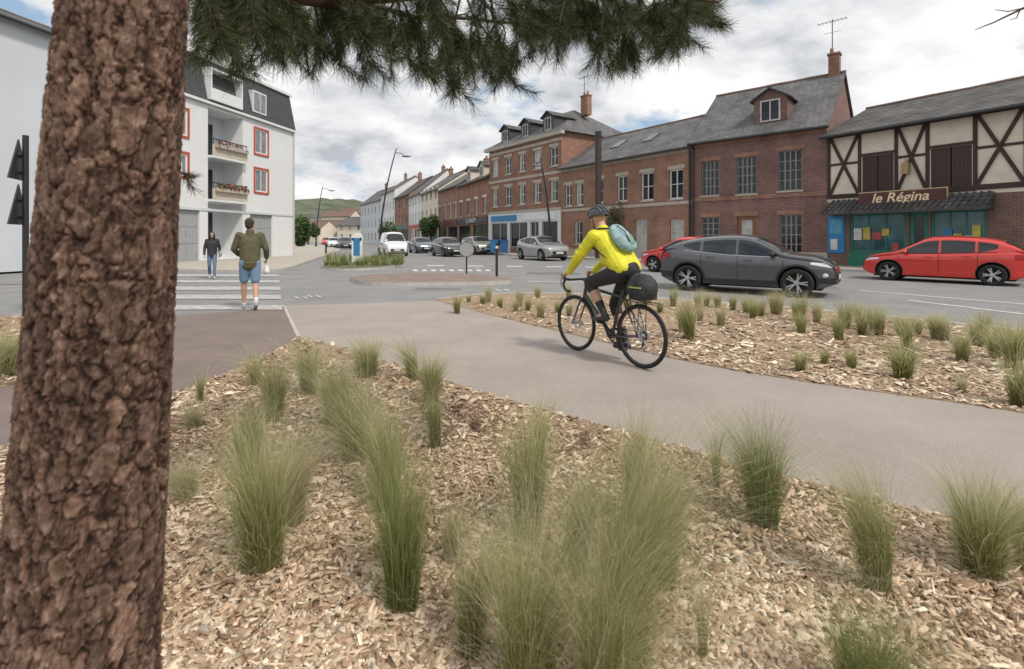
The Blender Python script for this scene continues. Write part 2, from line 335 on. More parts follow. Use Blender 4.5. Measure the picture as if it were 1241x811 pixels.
# ---------------------------------------------------------------- grass tufts
m_grass=attrmat('feather_grass',[(0,(.22,.18,.085)),(.15,(.19,.205,.06)),(.45,(.30,.32,.115)),(.75,(.50,.48,.26)),(1,(.76,.70,.50))],'t','tint',.4,.55,.4)
m_dark=attrmat('green_grass',[(0,(.18,.15,.06)),(.2,(.14,.18,.045)),(.6,(.24,.28,.09)),(1,(.54,.51,.30))],'t','tint',.4,.55,.4)
m_dry=attrmat('dry_grass',[(0,(.13,.08,.05)),(.6,(.25,.14,.11)),(1,(.40,.25,.19))],'t','tint',.4,.7,.2)
m_pale=attrmat('pale_grass',[(0,(.28,.22,.12)),(.3,(.37,.35,.17)),(1,(.72,.66,.46))],'t','tint',.4,.6,.4)
def tuft(n,h,spread,w,lean=(0,0),seed=0,K=8):
    rs=np.random.RandomState(seed); a=rs.rand(n)*6.283; r0=spread*.26*np.sqrt(rs.rand(n)); out=spread*rs.rand(n)**1.1
    hh=h*(.28+.77*rs.rand(n)**.6); fly=rs.rand(n)<.22; hh=np.where(fly,hh*1.05,hh); out=np.where(fly,out*1.5+spread*.25,out)
    t=np.linspace(0,1,K)[None,:]; ph=rs.rand(n)*6.28
    b=a+rs.randn(n)*.6; ln=(.35+1.3*rs.rand(n))
    cl=rs.randn(6,2)*.16; ci=rs.randint(0,6,n)
    pw=1.7+1.3*rs.rand(n)[:,None]
    lx=(lean[0]+cl[ci,0])*h*ln; ly=(lean[1]+cl[ci,1])*h*ln
    X=(np.cos(a)*r0)[:,None]+(np.cos(b)*out)[:,None]*t**pw+lx[:,None]*t**2.6+.012*h*np.sin(t*6+ph[:,None])*t*2
    Y=(np.sin(a)*r0)[:,None]+(np.sin(b)*out)[:,None]*t**pw+ly[:,None]*t**2.6
    sag=(.05+.30*(out/spread).clip(0,1.3)*rs.rand(n)+np.where(fly,.16*rs.rand(n),0))[:,None]
    Z=hh[:,None]*(t-sag*t**3.4)
    low=rs.rand(n)<.12; Z=np.where(low[:,None],Z*.33,Z); X=np.where(low[:,None],X*1.2,X)
    c=rs.rand(n)*3.1416; ww=(w*(.5+.8*rs.rand(n)))[:,None]*(1-.88*t)
    s=np.stack([np.cos(c)[:,None]*ww,np.sin(c)[:,None]*ww,0*ww],-1)
    C=np.stack([X,Y,Z],-1); V=np.stack([C-s,C+s],2).reshape(-1,3)
    base=(np.arange(n)*K*2)[:,None,None]+(np.arange(K-1)*2)[None,:,None]
    FC=(base+np.array([0,1,3,2])[None,None]).reshape(-1,4)
    pale=np.where(fly|low,.45,0)[:,None]
    tt=np.repeat(np.clip(np.repeat(t,n,0)*(.6+.5*rs.rand(n)[:,None])+pale,0,1).ravel(),2); ti=np.repeat(rs.rand(n),K*2)
    return V,FC,{'t':tt,'tint':ti}
W9=['first','second','third','fourth','fifth','sixth','seventh','eighth','ninth']
W_=W9+['tenth','eleventh','twelfth','thirteenth','fourteenth','fifteenth','sixteenth','seventeenth','eighteenth','nineteenth']
for a_,b_ in (('twenty','twentieth'),('thirty','thirtieth'),('forty','fortieth'),('fifty','fiftieth'),('sixty','sixtieth'),('seventy','seventieth')): W_+=[b_]+[a_+'-'+q for q in W9]
def ordn(i): return W_[i]
fg=[(318,692,500,70,'g','large pale tuft left of centre with splayed straw blades'),(332,512,425,32,'g','mid green tuft behind the large left tuft'),(374,482,404,28,'g','upright tuft near the bend of the footpath edge'),
(432,562,445,50,'g','wide dense tuft behind the dark green one'),(445,458,404,34,'g','low wide tuft close to the cycle path corner'),(500,462,402,20,'g','narrow tuft beside the path, taller at its left'),(522,488,422,28,'g','tuft just right of the narrow path-side one'),
(528,545,455,22,'g','slim tuft with few blades left of the reddish dry clump'),(488,742,540,60,'d','dark green upright tuft near the bottom centre-left'),(640,655,478,50,'g','tall loose tuft left of the biggest one'),
(755,815,485,88,'g','biggest tuft in the bottom centre, brushed upright'),(640,862,600,90,'g','blurred tuft at the bottom edge left of the biggest'),(925,640,490,54,'d','dense dark tuft with square top right of centre'),(868,598,496,12,'g','thin wispy tuft touching the dense dark one'),
(1062,722,548,46,'g','left-leaning tuft between the dense dark tuft and the right edge one'),(1190,702,565,62,'g','broad fanned tuft near the right edge of the front bed'),(1052,880,720,96,'d','low blurred tuft at the bottom right'),(235,522,485,22,'p','small pale tuft beside the pine trunk'),
(243,490,440,10,'g','thin single sprig of grass right of the pine trunk'),(225,612,555,32,'p','pale wispy tuft right against the pine trunk'),(852,808,680,16,'p','sparse thin tuft at the bottom right of the biggest one'),(770,640,490,34,'g','slender tuft behind the biggest one'),
(576,526,484,22,'r','reddish brown dry clump near the middle of the front bed'),(708,542,512,16,'r','small reddish brown dry clump right of the middle'),(8,458,388,28,'g','tuft in the left bed at the picture edge'),(-20,470,395,26,'g','tuft cut by the left edge of the picture'),(1245,700,590,32,'g','tuft cut by the right edge of the picture'),
(405,520,425,32,'g','tuft filling the gap between the path corner and the wide dense tuft'),(470,620,470,42,'g','tall tuft directly behind the dark green one'),(300,580,470,34,'g','tuft behind the left shoulder of the large pale tuft'),(355,640,505,36,'p','pale tuft at the right shoulder of the large pale tuft'),
(655,560,470,16,'g','thin tall tuft above the loose tuft in the middle'),(700,700,545,40,'g','tuft squeezed between the loose tuft and the biggest one'),(570,800,640,42,'g','low tuft right of the dark green one near the bottom'),(805,720,520,42,'g','tuft leaning out behind the right side of the biggest one'),(310,470,418,16,'g','small tuft nearest to the footpath bend on its left'),
(730,900,640,70,'g','soft blurred tuft at the very bottom below the biggest one'),(545,690,600,24,'p','short pale tuft between the dark green one and the loose tuft')]
for i,(px,b,t,hw,kd,lab) in enumerate(fg):
    X,Yb=G(px,b); h=(b-t)/F*Yb*1.08; sp=hw/F*Yb*1.2; nb=int(min(2600,max(260,hw*36)));
    if kd=='r': nb=190
    if hw<=22: nb=int(nb*.6)
    V,FC,A=tuft(nb,h,sp,.00031*Yb+.00014,lean=(R.uniform(-.24,.18),R.uniform(-.08,.12)),seed=i)
    o=raw('grass_tuft',V,FC,A,{'g':m_grass,'d':m_dark,'p':m_pale,'r':m_dry}[kd]); o.location=(X,Yb,.015)
    tag(o,lab,'grass tuft','feather grass tufts in the front bed')
bgT=[(835,412,355,18),(826,404,366,10),(625,379,360,8),(640,377,360,8),(655,386,360,12),(606,374,358,8),(585,369,356,8),(568,367,357,6),(870,374,354,9),(905,380,355,11),(942,382,350,14),(968,390,354,18),(1024,399,362,16),(1060,402,366,15),(1094,460,410,28),(970,452,423,15),(999,444,420,10),(1032,449,420,13),(1166,478,456,10),(1144,414,380,15),(1186,421,382,18),(1228,450,384,24),(1236,494,430,28),(1094,410,378,15),(676,380,362,8),(690,384,366,8),(780,376,360,9),(800,380,362,9),
(1112,406,382,11),(1212,420,388,13),(888,377,355,9),(922,384,360,10),(990,392,362,11),(856,372,352,9),(715,374,358,8),(742,372,356,8),(1206,436,396,16),(848,390,368,9),(1040,392,366,9),(1130,400,380,10),(1262,440,395,18)]
R2=random.Random(21)
for q in range(22):
    px=560+q*32+R2.uniform(-9,9); ky=float(np.interp(px,[p[0] for p in kerbL],[p[1] for p in kerbL])); b=ky+R2.uniform(6,26)*(1+max(0,px-800)/500); bgT.append((px,b,b-(b-HY)*R2.uniform(.22,.32),(b-HY)*.11))
bgT.sort()
base_t=[tuft(520,.5,.22,.0023,(-.14+.09*q,0),90+q) for q in range(4)]
prot=[]
for i,(px,b,t,hw) in enumerate(bgT):
    X,Yb=G(px,b); h=(b-t)/F*Yb*1.12; s=hw/F*Yb/.22*1.25
    if len(prot)<4: o=raw('grass_tuft',*base_t[len(prot)],m_pale if len(prot)==3 else m_grass); prot.append(o)
    else: o=R.choice(prot).copy(); COL.objects.link(o)
    o.location=(X,Yb,.015); o.scale=(s,s,h/.5); o.rotation_euler=(0,0,R.uniform(-.9,.9)); 
    tag(o,'small green feather grass tuft in the right bed, %s from the left there'%ordn(i),'grass tuft','feather grass tufts in the right bed')
V=[];FCs=[];T=[];TI=[];k0=0
for q in range(70):
    px=R.uniform(395,488); py=R.uniform(314.5,325); X,Yb=G(px,py)
    v,f,A=tuft(30,R.uniform(.35,.7),.35,.012,seed=300+q,K=4); V.append(v+np.array([X,Yb,.1])); FCs.append(f+k0); k0+=len(v); T.append(A['t']);TI.append(A['tint'])
tag(raw('island_grass',np.concatenate(V),np.concatenate(FCs),{'t':np.concatenate(T),'tint':np.concatenate(TI)},m_dark),'low green grasses covering the far planted island','grass',kind='stuff')
# ---------------------------------------------------------------- pine tree
pine=thing('pine_tree','large pine with rough flaky brown bark standing at the left foreground','tree',(-.995,1.1,0))
def axis(h): return Vector((.071*h,0,h))
def rt(h): return float(np.interp(h,[0,.12,.46,1.95,2.6,4.6],[.205,.175,.145,.111,.098,.05]))
NA,NH=300,660; co_=[];cr_=[];ti_=[]
for i in range(NH):
    h=2.9*i/(NH-1); c=axis(h); r=rt(h)
    for j in range(NA):
        a=2*math.pi*j/NA; ca,sa=math.cos(a),math.sin(a); q=Vector((ca*r,sa*r,h*.33)); qh=Vector((ca*r,sa*r,h))
        w_=noise.noise_vector(q*10)*.026+noise.noise_vector(qh*30)*.014+noise.noise_vector(qh*85)*.006
        d,pt=noise.voronoi((q+w_)*27); e_=min(1,max(0,(d[1]-d[0])/.13)); 
        f=noise.fractal(qh*48,.7,2.1,5)
        g=noise.fractal(Vector((qh.x*24,qh.y*24,qh.z*11))+w_*22,.75,2.,4)*4.2; tr=g-math.floor(g); lv=noise.cell(Vector((math.floor(g)*1.7,pt[0][0]*2,pt[0][2]*2)))
        vr=noise.fractal(Vector((qh.x*32,qh.y*32,qh.z*5))+w_*10,.8,2.,3); vc=min(1,abs(vr)/.10); vc=vc if vr<.5 else 1
        pl=noise.noise(Vector(pt[0])*3.7)
        ck=e_*(.45+.55*vc)
        rr=r+.0060*ck-.004+.0016*pl+.0022*(1-tr)*e_+.0020*(lv if lv==lv else 0)+.0018*f
        co_.append((c.x+ca*rr,c.y+sa*rr,h)); cr_.append(min(1,max(0,ck*.50+.22*(1-tr)*e_+.34*(f+.35)))); ti_.append(min(1,max(0,.5+pl*.9+.25*((lv if lv==lv else 0)-.5))))
V=np.array(co_); ii=np.arange(NH-1)[:,None]*NA; jj=np.arange(NA)[None]; j2=(jj+1)%NA
FC=np.stack([ii+jj,ii+j2,ii+NA+j2,ii+NA+jj],-1).reshape(-1,4)
m_bark=attrmat('pine_bark',[(0,(.022,.013,.010)),(.22,(.058,.033,.024)),(.5,(.125,.074,.053)),(.8,(.205,.130,.098)),(1,(.31,.22,.175))],'t','tint',.4,.92,bump=.8)
tk=raw('trunk',V,FC,{'t':np.array(cr_),'tint':np.array(ti_)},m_bark,pine); tk.data.polygons.foreach_set('use_smooth',[True]*len(tk.data.polygons))
mb=MB(); mb.tube([axis(2.88),axis(3.6),axis(4.6)],[.097,.08,.04],20); m_br=mat('branch_bark',(.08,.052,.04),.9,var=.35,scale=30,bump=.5,bscale=60)
mb.build('upper_trunk',m_br,pine,True)
base=Vector(pine.location); nP=[];nQ=[]
def needles(a,b,dens=700,ln=(.045,.085)):
    d=(b-a); l=d.length; ax=d.normalized(); o=ax.orthogonal().normalized(); o2=ax.cross(o)
    for _ in range(int(l*dens)):
        t=R.random(); an=R.uniform(0,6.283); pr=o*math.cos(an)+o2*math.sin(an); k=R.uniform(.35,.95)
        p=a+d*t; nP.append(p); nQ.append(p+(ax*.8+pr*k+Vector((0,0,-.08))).normalized()*R.uniform(*ln))
outline=([232,300,350,400,450,500,545,600,640,690,740,770,820,850,872],[82,100,118,100,116,96,136,132,130,84,102,116,78,56,24])
limbs=[]
def limb(pts,r0,r1):
    n=len(pts); pts=[Vector(p)-base for p in pts]; q=[]
    for i in range(n-1):
        for k in range(4): q.append(pts[i].lerp(pts[i+1],k/4)+Vector((0,0,R.uniform(-.008,.008))))
    q.append(pts[-1]); m=MB(); m.tube(q,list(np.linspace(r0,r1,len(q))),8); m.build('branch',m_br,pine,True); limbs.append([p+base for p in q])
limb([base+axis(2.55),P3(240,-20,1.6),P3(400,0,1.9),P3(560,-12,2.1),P3(720,-20,2.2),P3(868,2,2.25)],.035,.008)
limb([base+axis(2.7),P3(230,-50,1.9),P3(360,-20,2.4),P3(500,20,2.6),P3(640,28,2.7)],.03,.007)
limb([base+axis(2.85),P3(330,-70,1.8),P3(560,-60,2.0),P3(760,-40,2.4),P3(830,10,2.6)],.03,.007)
NTW=125
for i in range(NTW):
    ex=236+632*(i+R.random())/NTW; lp=limbs[R.choice((0,0,1,1,2) if ex<640 else (0,0,2))]
    tgt=ex-R.uniform(-25,60); s0=min(lp[3:],key=lambda p:abs(CX+p.x*F/p.y-tgt))
    lo=float(np.interp(ex,*outline)); ey=lo*R.uniform(.15,.86)
    Yd=s0.y+R.uniform(-.3,.35); e1=P3(ex,ey,Yd); md=s0.lerp(e1,.5)+Vector((R.uniform(-.04,.04),0,.05))
    pts=[s0,s0.lerp(md,.5)+Vector((0,0,.012)),md,md.lerp(e1,.5)+Vector((0,0,.008)),e1]
    m=MB(); m.tube([p-base for p in pts],[.006,.005,.0045,.004,.003],5); m.build('twig',m_br,pine,True)
    needles(pts[2],pts[3],600); needles(pts[3],e1,1200)
    for j in range(6):
        t=R.uniform(.2,1); p=s0.lerp(md,t*2) if t<.5 else md.lerp(e1,t*2-1)
        dr=((e1-s0).normalized()+Vector((R.uniform(-.9,.9),R.uniform(-.9,.9),R.uniform(-.35,.35)))).normalized(); ll=R.uniform(.06,.14); q=p+dr*ll
        qy=HY-(q.z-H)*F/q.y; 
        if qy>lo*.92: q.z+= (qy-lo*.92)*q.y/F
        needles(p,q,1050)
a=base+axis(1.58)+Vector((.09,.05,0)); b=P3(236,216,1.22); m=MB(); m.tube([a-base,b-base],.003,5); m.build('twig',m_br,pine); needles(a.lerp(b,.4),b,1500,(.02,.035)); needles(a.lerp(b,.5),b+Vector((0,0,-.03)),1200,(.02,.03))
def needle_mesh(name,parent,off,w,m):
    P=np.array([tuple(p-off) for p in nP]); Q=np.array([tuple(p-off) for p in nQ]); n=len(P); rs=np.random.RandomState(5)
    s=np.cross(Q-P,rs.randn(n,3)); s/=np.linalg.norm(s,axis=1)[:,None]; s*=w
    V=np.stack([P-s,P+s,Q+s*.4,Q-s*.4],1).reshape(-1,3); FC=np.arange(n*4).reshape(-1,4)
    return raw(name,V,FC,{'t':np.tile([0,0,1,1],n),'tint':np.repeat(rs.rand(n),4)},m,parent)
m_need=attrmat('pine_needles',[(0,(.04,.042,.016)),(.6,(.055,.07,.025)),(1,(.12,.13,.055))],'t','tint',.5,.5,.2)
needle_mesh('needles',pine,base,.0008,m_need)
tb=thing('tree_branch','thin bare dark twig hanging in at the top right corner','branch',tuple(P3(1300,-20,3)))
ob=P3(1300,-20,3); m=MB()
for pts in ([(1300,-20),(1262,0),(1236,12),(1205,27),(1182,36)],[(1240,10),(1222,14),(1206,12)],[(1236,12),(1232,22),(1224,24)]):
    m.tube([P3(x,y,3)-ob for x,y in pts],list(np.linspace(.012 if len(pts)>3 else .004,.002,len(pts))),6)
m.build('twig',m_br,tb,True)
# ---------------------------------------------------------------- buildings
m_brickB=brickmat('brick_dark_red',(.235,.098,.08),(.15,.068,.06),(.26,.20,.18),dirt=.42)
m_brickC=brickmat('brick_orange',(.33,.135,.075),(.24,.10,.06),(.34,.26,.21),dirt=.42)
m_brickD=brickmat('brick_red_brown',(.33,.135,.08),(.24,.10,.065),(.32,.24,.19),dirt=.42)
m_slate=brickmat('slate_roof_mat',(.17,.165,.165),(.125,.122,.125),(.07,.07,.07),.3,.14,.014,.75,dirt=.55)
m_slateB=brickmat('dark_tile_roof',(.14,.13,.12),(.095,.09,.088),(.05,.05,.05),.25,.16,.018,.8,dirt=.6)
m_roofred=mat('brown_tile_roof',(.18,.115,.09),.85,var=.3,scale=3)
m_mans=brickmat('mansard_slate',(.075,.077,.083),(.06,.06,.066),(.035,.035,.035),.4,.2,.01,.7,dirt=.15)
m_white=mat('white_render',(.72,.73,.74),.85,var=.05,scale=.5,detail=8)
m_grey=mat('pale_render',(.58,.61,.65),.85,var=.05,scale=.4,detail=8)
m_cream=mat('cream_render',(.68,.62,.52),.85,var=.12,scale=2.0,detail=9)
m_timber=mat('dark_timber',(.045,.028,.022),.75,var=.3,scale=8)
m_brown=mat('brown_shutter',(.05,.03,.024),.6,var=.2,scale=10,stretch=(1,1,12))
m_red=mat('red_frame',(.46,.085,.04),.5)
m_stone=mat('stone_trim',(.44,.39,.33),.8,var=.15,scale=3)
m_green=mat('green_shopfront',(.015,.17,.12),.4)
m_blue=mat('blue_sign',(.03,.20,.42),.4)
m_greydoor=mat('grey_panel',(.34,.35,.36),.6)
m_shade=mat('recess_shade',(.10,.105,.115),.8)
class Bld:
    def __init__(s,name,label,A,B,cat='building',group=None,z=0.):
        s.A=Vector((*A,0)); s.B=Vector((*B,0)); d=s.B-s.A; s.L=d.length; s.d=d/s.L; s.z=z
        s.r=thing(name,label,cat,(A[0],A[1],z),math.atan2(d.y,d.x),group)
    def loc(s,px,py):
        k=(px-CX)/F
        u=(k*s.A.y-s.A.x)/(s.d.x-k*s.d.y); Y=s.A.y+u*s.d.y
        return u,H+(HY-py)*Y/F-s.z
    def rect(s,x0,y0,x1,y1):
        yc=(y0+y1)/2;xc=(x0+x1)/2
        return s.loc(x0,yc)[0],s.loc(x1,yc)[0],s.loc(xc,y1)[1],s.loc(xc,y0)[1]
    def wall(s,h,d,ops,m,rise=0,z0=0.,name='wall',u0=0.,u1=None,dep=.16):
        L_=s.L if u1 is None else u1; mb=MB(); ops=[tuple(o)+((dep,) if len(o)==4 else ()) for o in ops]
        xs=sorted({u0,L_,*[min(max(o[i],u0),L_) for o in ops for i in (0,1)]}); zs=sorted({z0,h,*[min(max(o[i],z0),h) for o in ops for i in (2,3)]})
        for a,b in zip(xs,xs[1:]):
            for c,e in zip(zs,zs[1:]):
                x=(a+b)/2;z=(c+e)/2
                if any(o[0]<x<o[1] and o[2]<z<o[3] for o in ops): continue
                mb.quad((a,0,c),(b,0,c),(b,0,e),(a,0,e))
        for o in ops:
            a,b,c,e,q=o
            mb.quad((a,0,c),(a,q,c),(b,q,c),(b,0,c)); mb.quad((a,0,e),(b,0,e),(b,q,e),(a,q,e)); mb.quad((a,0,c),(a,0,e),(a,q,e),(a,q,c)); mb.quad((b,0,c),(b,q,c),(b,q,e),(b,0,e))
        mb.quad((u0,0,z0),(u0,0,h),(u0,d,h),(u0,d,z0)); mb.quad((L_,0,z0),(L_,d,z0),(L_,d,h),(L_,0,h)); mb.quad((u0,d,z0),(u0,d,h),(L_,d,h),(L_,d,z0))
        if rise:
            for x in (u0,L_): mb.add([(x,0,h),(x,d,h),(x,d/2,h+rise)],[(0,1,2)])
        return mb.build(name,m,s.r)
    def win(s,u0,u1,z0,z1,fm,nx=2,nz=2,sill=None,lintel=None,rec=.1,g=None,name='window',bw=.055,jamb=None,cp=.35):
        mb=MB()
        mb.box(u0,u0+bw,rec,rec+.06,z0,z1); mb.box(u1-bw,u1,rec,rec+.06,z0,z1); mb.box(u0+bw,u1-bw,rec,rec+.06,z0,z0+bw); mb.box(u0+bw,u1-bw,rec,rec+.06,z1-bw,z1)
        iu0,iu1,iz0,iz1=u0+bw,u1-bw,z0+bw,z1-bw
        for i in range(1,nx):
            x=iu0+(iu1-iu0)*i/nx; mb.box(x-.03,x+.03,rec+.005,rec+.05,iz0,iz1)
        for i in range(1,nz):
            z=iz0+(iz1-iz0)*i/nz; mb.box(iu0,iu1,rec+.01,rec+.045,z-.018,z+.018)
        w_=mb.build(name,fm,s.r)
        gg=g or (curtain if R.random()<.12 else glass)
        mb=MB(); mb.quad((iu0,rec+.03,iz0),(iu1,rec+.03,iz0),(iu1,rec+.03,iz1),(iu0,rec+.03,iz1)); mb.build('pane',gg,w_)
        if g is None and gg is glass and R.random()<cp:
            mb=MB(); c=R.uniform(.2,.4)*(iu1-iu0)
            mb.quad((iu0+.01,rec+.026,iz0),(iu0+c*.8,rec+.026,iz0),(iu0+c,rec+.026,iz1),(iu0+.01,rec+.026,iz1)); mb.build('net_curtain',curtain,w_)
        if sill:
            mb=MB(); mb.box(u0-.07,u1+.07,-.07,.1,z0-.09,z0-.001); mb.build('sill',sill,w_)
        if lintel:
            mb=MB(); mb.box(u0-.12,u1+.12,-.03,.02,z1+.001,z1+.22); mb.build('lintel',lintel,w_)
        if jamb:
            mb=MB(); mb.box(u0-.13,u0-.002,-.04,.02,z0-.13,z1+.13); mb.box(u1+.002,u1+.13,-.04,.02,z0-.13,z1+.13); mb.box(u0-.001,u1+.001,-.04,.02,z1+.002,z1+.13); mb.box(u0-.001,u1+.001,-.06,.02,z0-.13,z0-.002); mb.build('surround',jamb,w_)
        return w_
    def gable(s,h,d,rise,m,over=.3,u0=0,u1=None,th=.12):
        L_=s.L if u1 is None else u1; mb=MB(); k=rise/(d/2); a,b=u0-.12,L_+.12
        for sg in (0,1):
            y0=-over if not sg else d+over; z0=h-over*k
            vs=[(a,y0,z0),(b,y0,z0),(b,d/2,h+rise),(a,d/2,h+rise)]; top=[(x,y,z+th) for x,y,z in vs]
            mb.add(vs+top,[(0,1,2,3),(4,5,6,7),(0,1,5,4),(1,2,6,5),(3,0,4,7)])
        r=mb.build('roof',m,s.r)
        mb=MB(); mb.tube([(a,-over-.05,h-over*k+.02),(b,-over-.05,h-over*k+.02)],.06,8); mb.build('gutter',darkmetal,r)
        mb=MB(); mb.tube([(a+(b-a)*q/8,d/2,h+rise+th+R.uniform(-.015,.015)) for q in range(9)],.09,8); mb.build('ridge_tiles',m_roofred,r)
        return r
    def hip(s,h,d,rise,m,over=.35,ins=3.5):
        mb=MB(); L_=s.L; o=over
        vs=[(-o,-o,h),(L_+o,-o,h),(L_+o,d+o,h),(-o,d+o,h),(ins,d/2,h+rise),(L_-ins,d/2,h+rise)]
        mb.add(vs,[(0,1,5,4),(1,2,5),(2,3,4,5),(3,0,4),(0,3,2,1)]); r=mb.build('roof',m,s.r)
        mb=MB(); mb.box(-o,L_+o,-o,-.002,h-.25,h-.01); mb.build('cornice',m_stone,s.r); return r
    def dormer(s,u,w,z,hh,y,m,rm,fm,roof):
        mb=MB(); mb.box(u-w/2,u+w/2,y,y+2.2,z,z+hh)
        mb.add([(u-w/2,y,z+hh),(u+w/2,y,z+hh),(u,y,z+hh+w*.3)],[(0,1,2)])
        o=mb.build('dormer',m,s.r)
        mb=MB()
        for sg in (-1,1): mb.beam((u+sg*(w/2+.18),y+1.1,z+hh-.08),(u,y+1.1,z+hh+w*.3+.05),.06,2.6,(0,1,0))
        mb.build('dormer_roof',rm,o)
        mb=MB(); a,b=u-w*.3,u+w*.3; mb.box(a,a+.07,y-.05,y-.003,z+.15,z+hh-.08); mb.box(b-.07,b,y-.05,y-.003,z+.15,z+hh-.08); mb.box(a+.07,b-.07,y-.05,y-.003,z+hh-.15,z+hh-.08); mb.box(a+.07,b-.07,y-.05,y-.003,z+.15,z+.22); mb.box(u-.03,u+.03,y-.048,y-.004,z+.22,z+hh-.15)
        w_=mb.build('dormer_window',fm,o); mb=MB(); mb.quad((a,y-.02,z+.2),(b,y-.02,z+.2),(b,y-.02,z+hh-.1),(a,y-.02,z+hh-.1)); mb.build('pane',glass,w_)
    def chimney(s,u,y,z,h,m,roof,w=.6,pots=2):
        mb=MB(); mb.box(u-w/2,u+w/2,y-.25,y+.25,z,z+h); mb.box(u-w/2-.05,u+w/2+.05,y-.3,y+.3,z+h,z+h+.1)
        for k in range(pots): mb.lathe([(.1,z+h+.1),(.08,z+h+.42),(.001,z+h+.42)],Matrix.Translation((u-w/4+k*w/2,y,0)),10)
        mb.build('chimney',m,roof)
    def antenna(s,u,y,z,h,roof):
        mb=MB(); mb.tube([(u,y,z),(u,y,z+h)],.025,5); mb.tube([(u-.7,y,z+h-.1),(u+.7,y,z+h-.1)],.015,4)
        for k in range(8): mb.tube([(u-.65+k*.18,y-.25,z+h-.1),(u-.65+k*.18,y+.25,z+h-.1)],.01,4)
        mb.tube([(u-.4,y,z+h-.7),(u+.4,y,z+h-.7)],.012,4); mb.build('aerial',darkmetal,roof)
    def box(s,name,u0,u1,y0,y1,z0,z1,m,parent=None):
        mb=MB(); mb.box(u0,u1,y0,y1,z0,z1); return mb.build(name,m,parent or s.r)
row=[(21.5,12.7),(18.5,17.9),(15.1,23.7),(10.25,28.2),(3.75,37.5),(-2.1,45.7),(-9.4,63),(-13.3,72),(-17.1,82),(-21.8,92),(-27.5,104),(-37.3,122)]
def offs(row,d):
    o=[]
    for i in range(len(row)):
        a=Vector(row[max(i-1,0)]);b=Vector(row[min(i+1,len(row)-1)]); t=(b-a).normalized(); n=Vector((-t.y,t.x)); o.append((row[i][0]+n.x*d,row[i][1]+n.y*d))
    return o
sheet('pavement',offs(row,2.6)+offs(row,-3)[::-1],.12,m_pave,.14,mside=m_kerb)
PZ=.1
# A half timbered
A=Bld('half_timbered_building','half-timbered cafe building with cream panels, dark beams and a tiled awning',(15.1,23.7),(20.5,14.5),z=PZ)
Lw=A.L
w1=A.rect(1045,188,1083,235); w2=A.rect(1128,178,1178,228); s1=A.rect(1030,268,1098,321); s2=A.rect(1128,268,1196,323); d1=A.rect(1102,266,1125,326)
s2=(s2[0],s2[1],.65,2.45); d1=(d1[0],d1[1],.02,2.4); s1=(s1[0],s1[1],.65,2.45)
z1=3.0; eA=6.2
A.wall(z1,8,[s1,d1,s2],brickmat('brick_brown',(.20,.095,.07),(.13,.07,.055),(.23,.18,.16)),name='lower_wall')
A.wall(eA,8,[w1,w2],m_cream,rise=1.7,z0=z1,name='wall')
rA=A.gable(eA,8,1.7,m_slateB,over=.45)
for w_ in (w1,w2):
    a,b,c,e=w_; m_=(a+b)/2
    for q0,q1 in ((a,m_-.02),(m_+.02,b)):
        mb=MB(); mb.box(q0,q1,.03,.07,c,e)
        for k in range(int((q1-q0)/.13)): mb.box(q0+.02+k*.13,q0+.1+k*.13,.018,.0295,c+.08,e-.08)
        mb.build('shutter',m_brown,A.r)
mb=MB()
def tb_(u0,za,u1,zb,w=.13,y=-.02): mb.beam((u0,y,za),(u1,y,zb),w,.05)
T0,T1=z1+.35,eA-.15; zm=T0+(T1-T0)*.52
for z_ in (z1+.25,eA-.1): tb_(0,z_,Lw,z_,.20)
posts=[.08,w1[0]-.10,w1[1]+.10,w2[0]-.10,w2[1]+.10]
for u in posts: tb_(u,T0,u,T1)
def panel(a,b,kind):
    a+=.06;b-=.06
    if kind!='x': mb.beam((a,-.012,zm),(b,-.012,zm),.11,.04)
    if kind=='x': mb.beam((a,-.030,T0),(b,-.030,T1),.12,.05); mb.beam((a,-.036,T1),(b,-.036,T0),.12,.05); mb.beam((a,-.012,zm),(b,-.012,zm),.10,.04)
    if kind=='/': mb.beam((a,-.030,T0),(b,-.030,T1),.11,.05)
    if kind=='\\': mb.beam((a,-.030,T1),(b,-.030,T0),.11,.05)
def multi(a,b,kinds):
    n=len(kinds)
    for i,k in enumerate(kinds):
        p,q=a+(b-a)*i/n,a+(b-a)*(i+1)/n
        if i: tb_(p,T0,p,T1,.12)
        panel(p,q,k)
multi(posts[0],posts[1],['x']); multi(posts[2],posts[3],['x']); multi(posts[4],posts[4]+5.6,['x','','x','/'])
for w_ in (w1,w2):
    mb.beam((w_[0]-.1,-.014,w_[2]-.09),(w_[1]+.1,-.014,w_[2]-.09),.15,.06); mb.beam((w_[0]-.04,-.016,w_[3]+.07),(w_[1]+.04,-.016,w_[3]+.07),.12,.05)
    for q in (.33,.67): u=w_[0]+(w_[1]-w_[0])*q; tb_(u,T0-.02,u,w_[2]-.16,.10,-.018)
mb.build('timber_beams',m_timber,A.r)
ua=A.loc(1008,250)[0]; ub=A.loc(1206,250)[0]
mb=MB(); zt,zb=3.05,2.5
mb.add([(ua,-1.0,zb),(ub,-1.0,zb),(ub,-.01,zt),(ua,-.01,zt),(ua,-1.0,zb-.14),(ub,-1.0,zb-.14),(ub,-.01,zb-.1),(ua,-.01,zb-.1)],[(0,1,2,3),(4,5,1,0),(5,6,2,1),(7,4,0,3),(7,6,5,4)])
for k in range(int((ub-ua)/.22)):
    x=ua+.11+k*.22; mb.tube([(x,-1.04,zb+.01),(x,-.03,zt+.01)],.05,6)
    mb.lathe([(.001,-1.02),(.10,-1.02),(.10,-1.005),(.001,-1.005)],Matrix.Translation((x,0,zb-.12))@Matrix.Rotation(rad(-90),4,'X')@Matrix.Scale(-1,4,(0,0,1)),12)
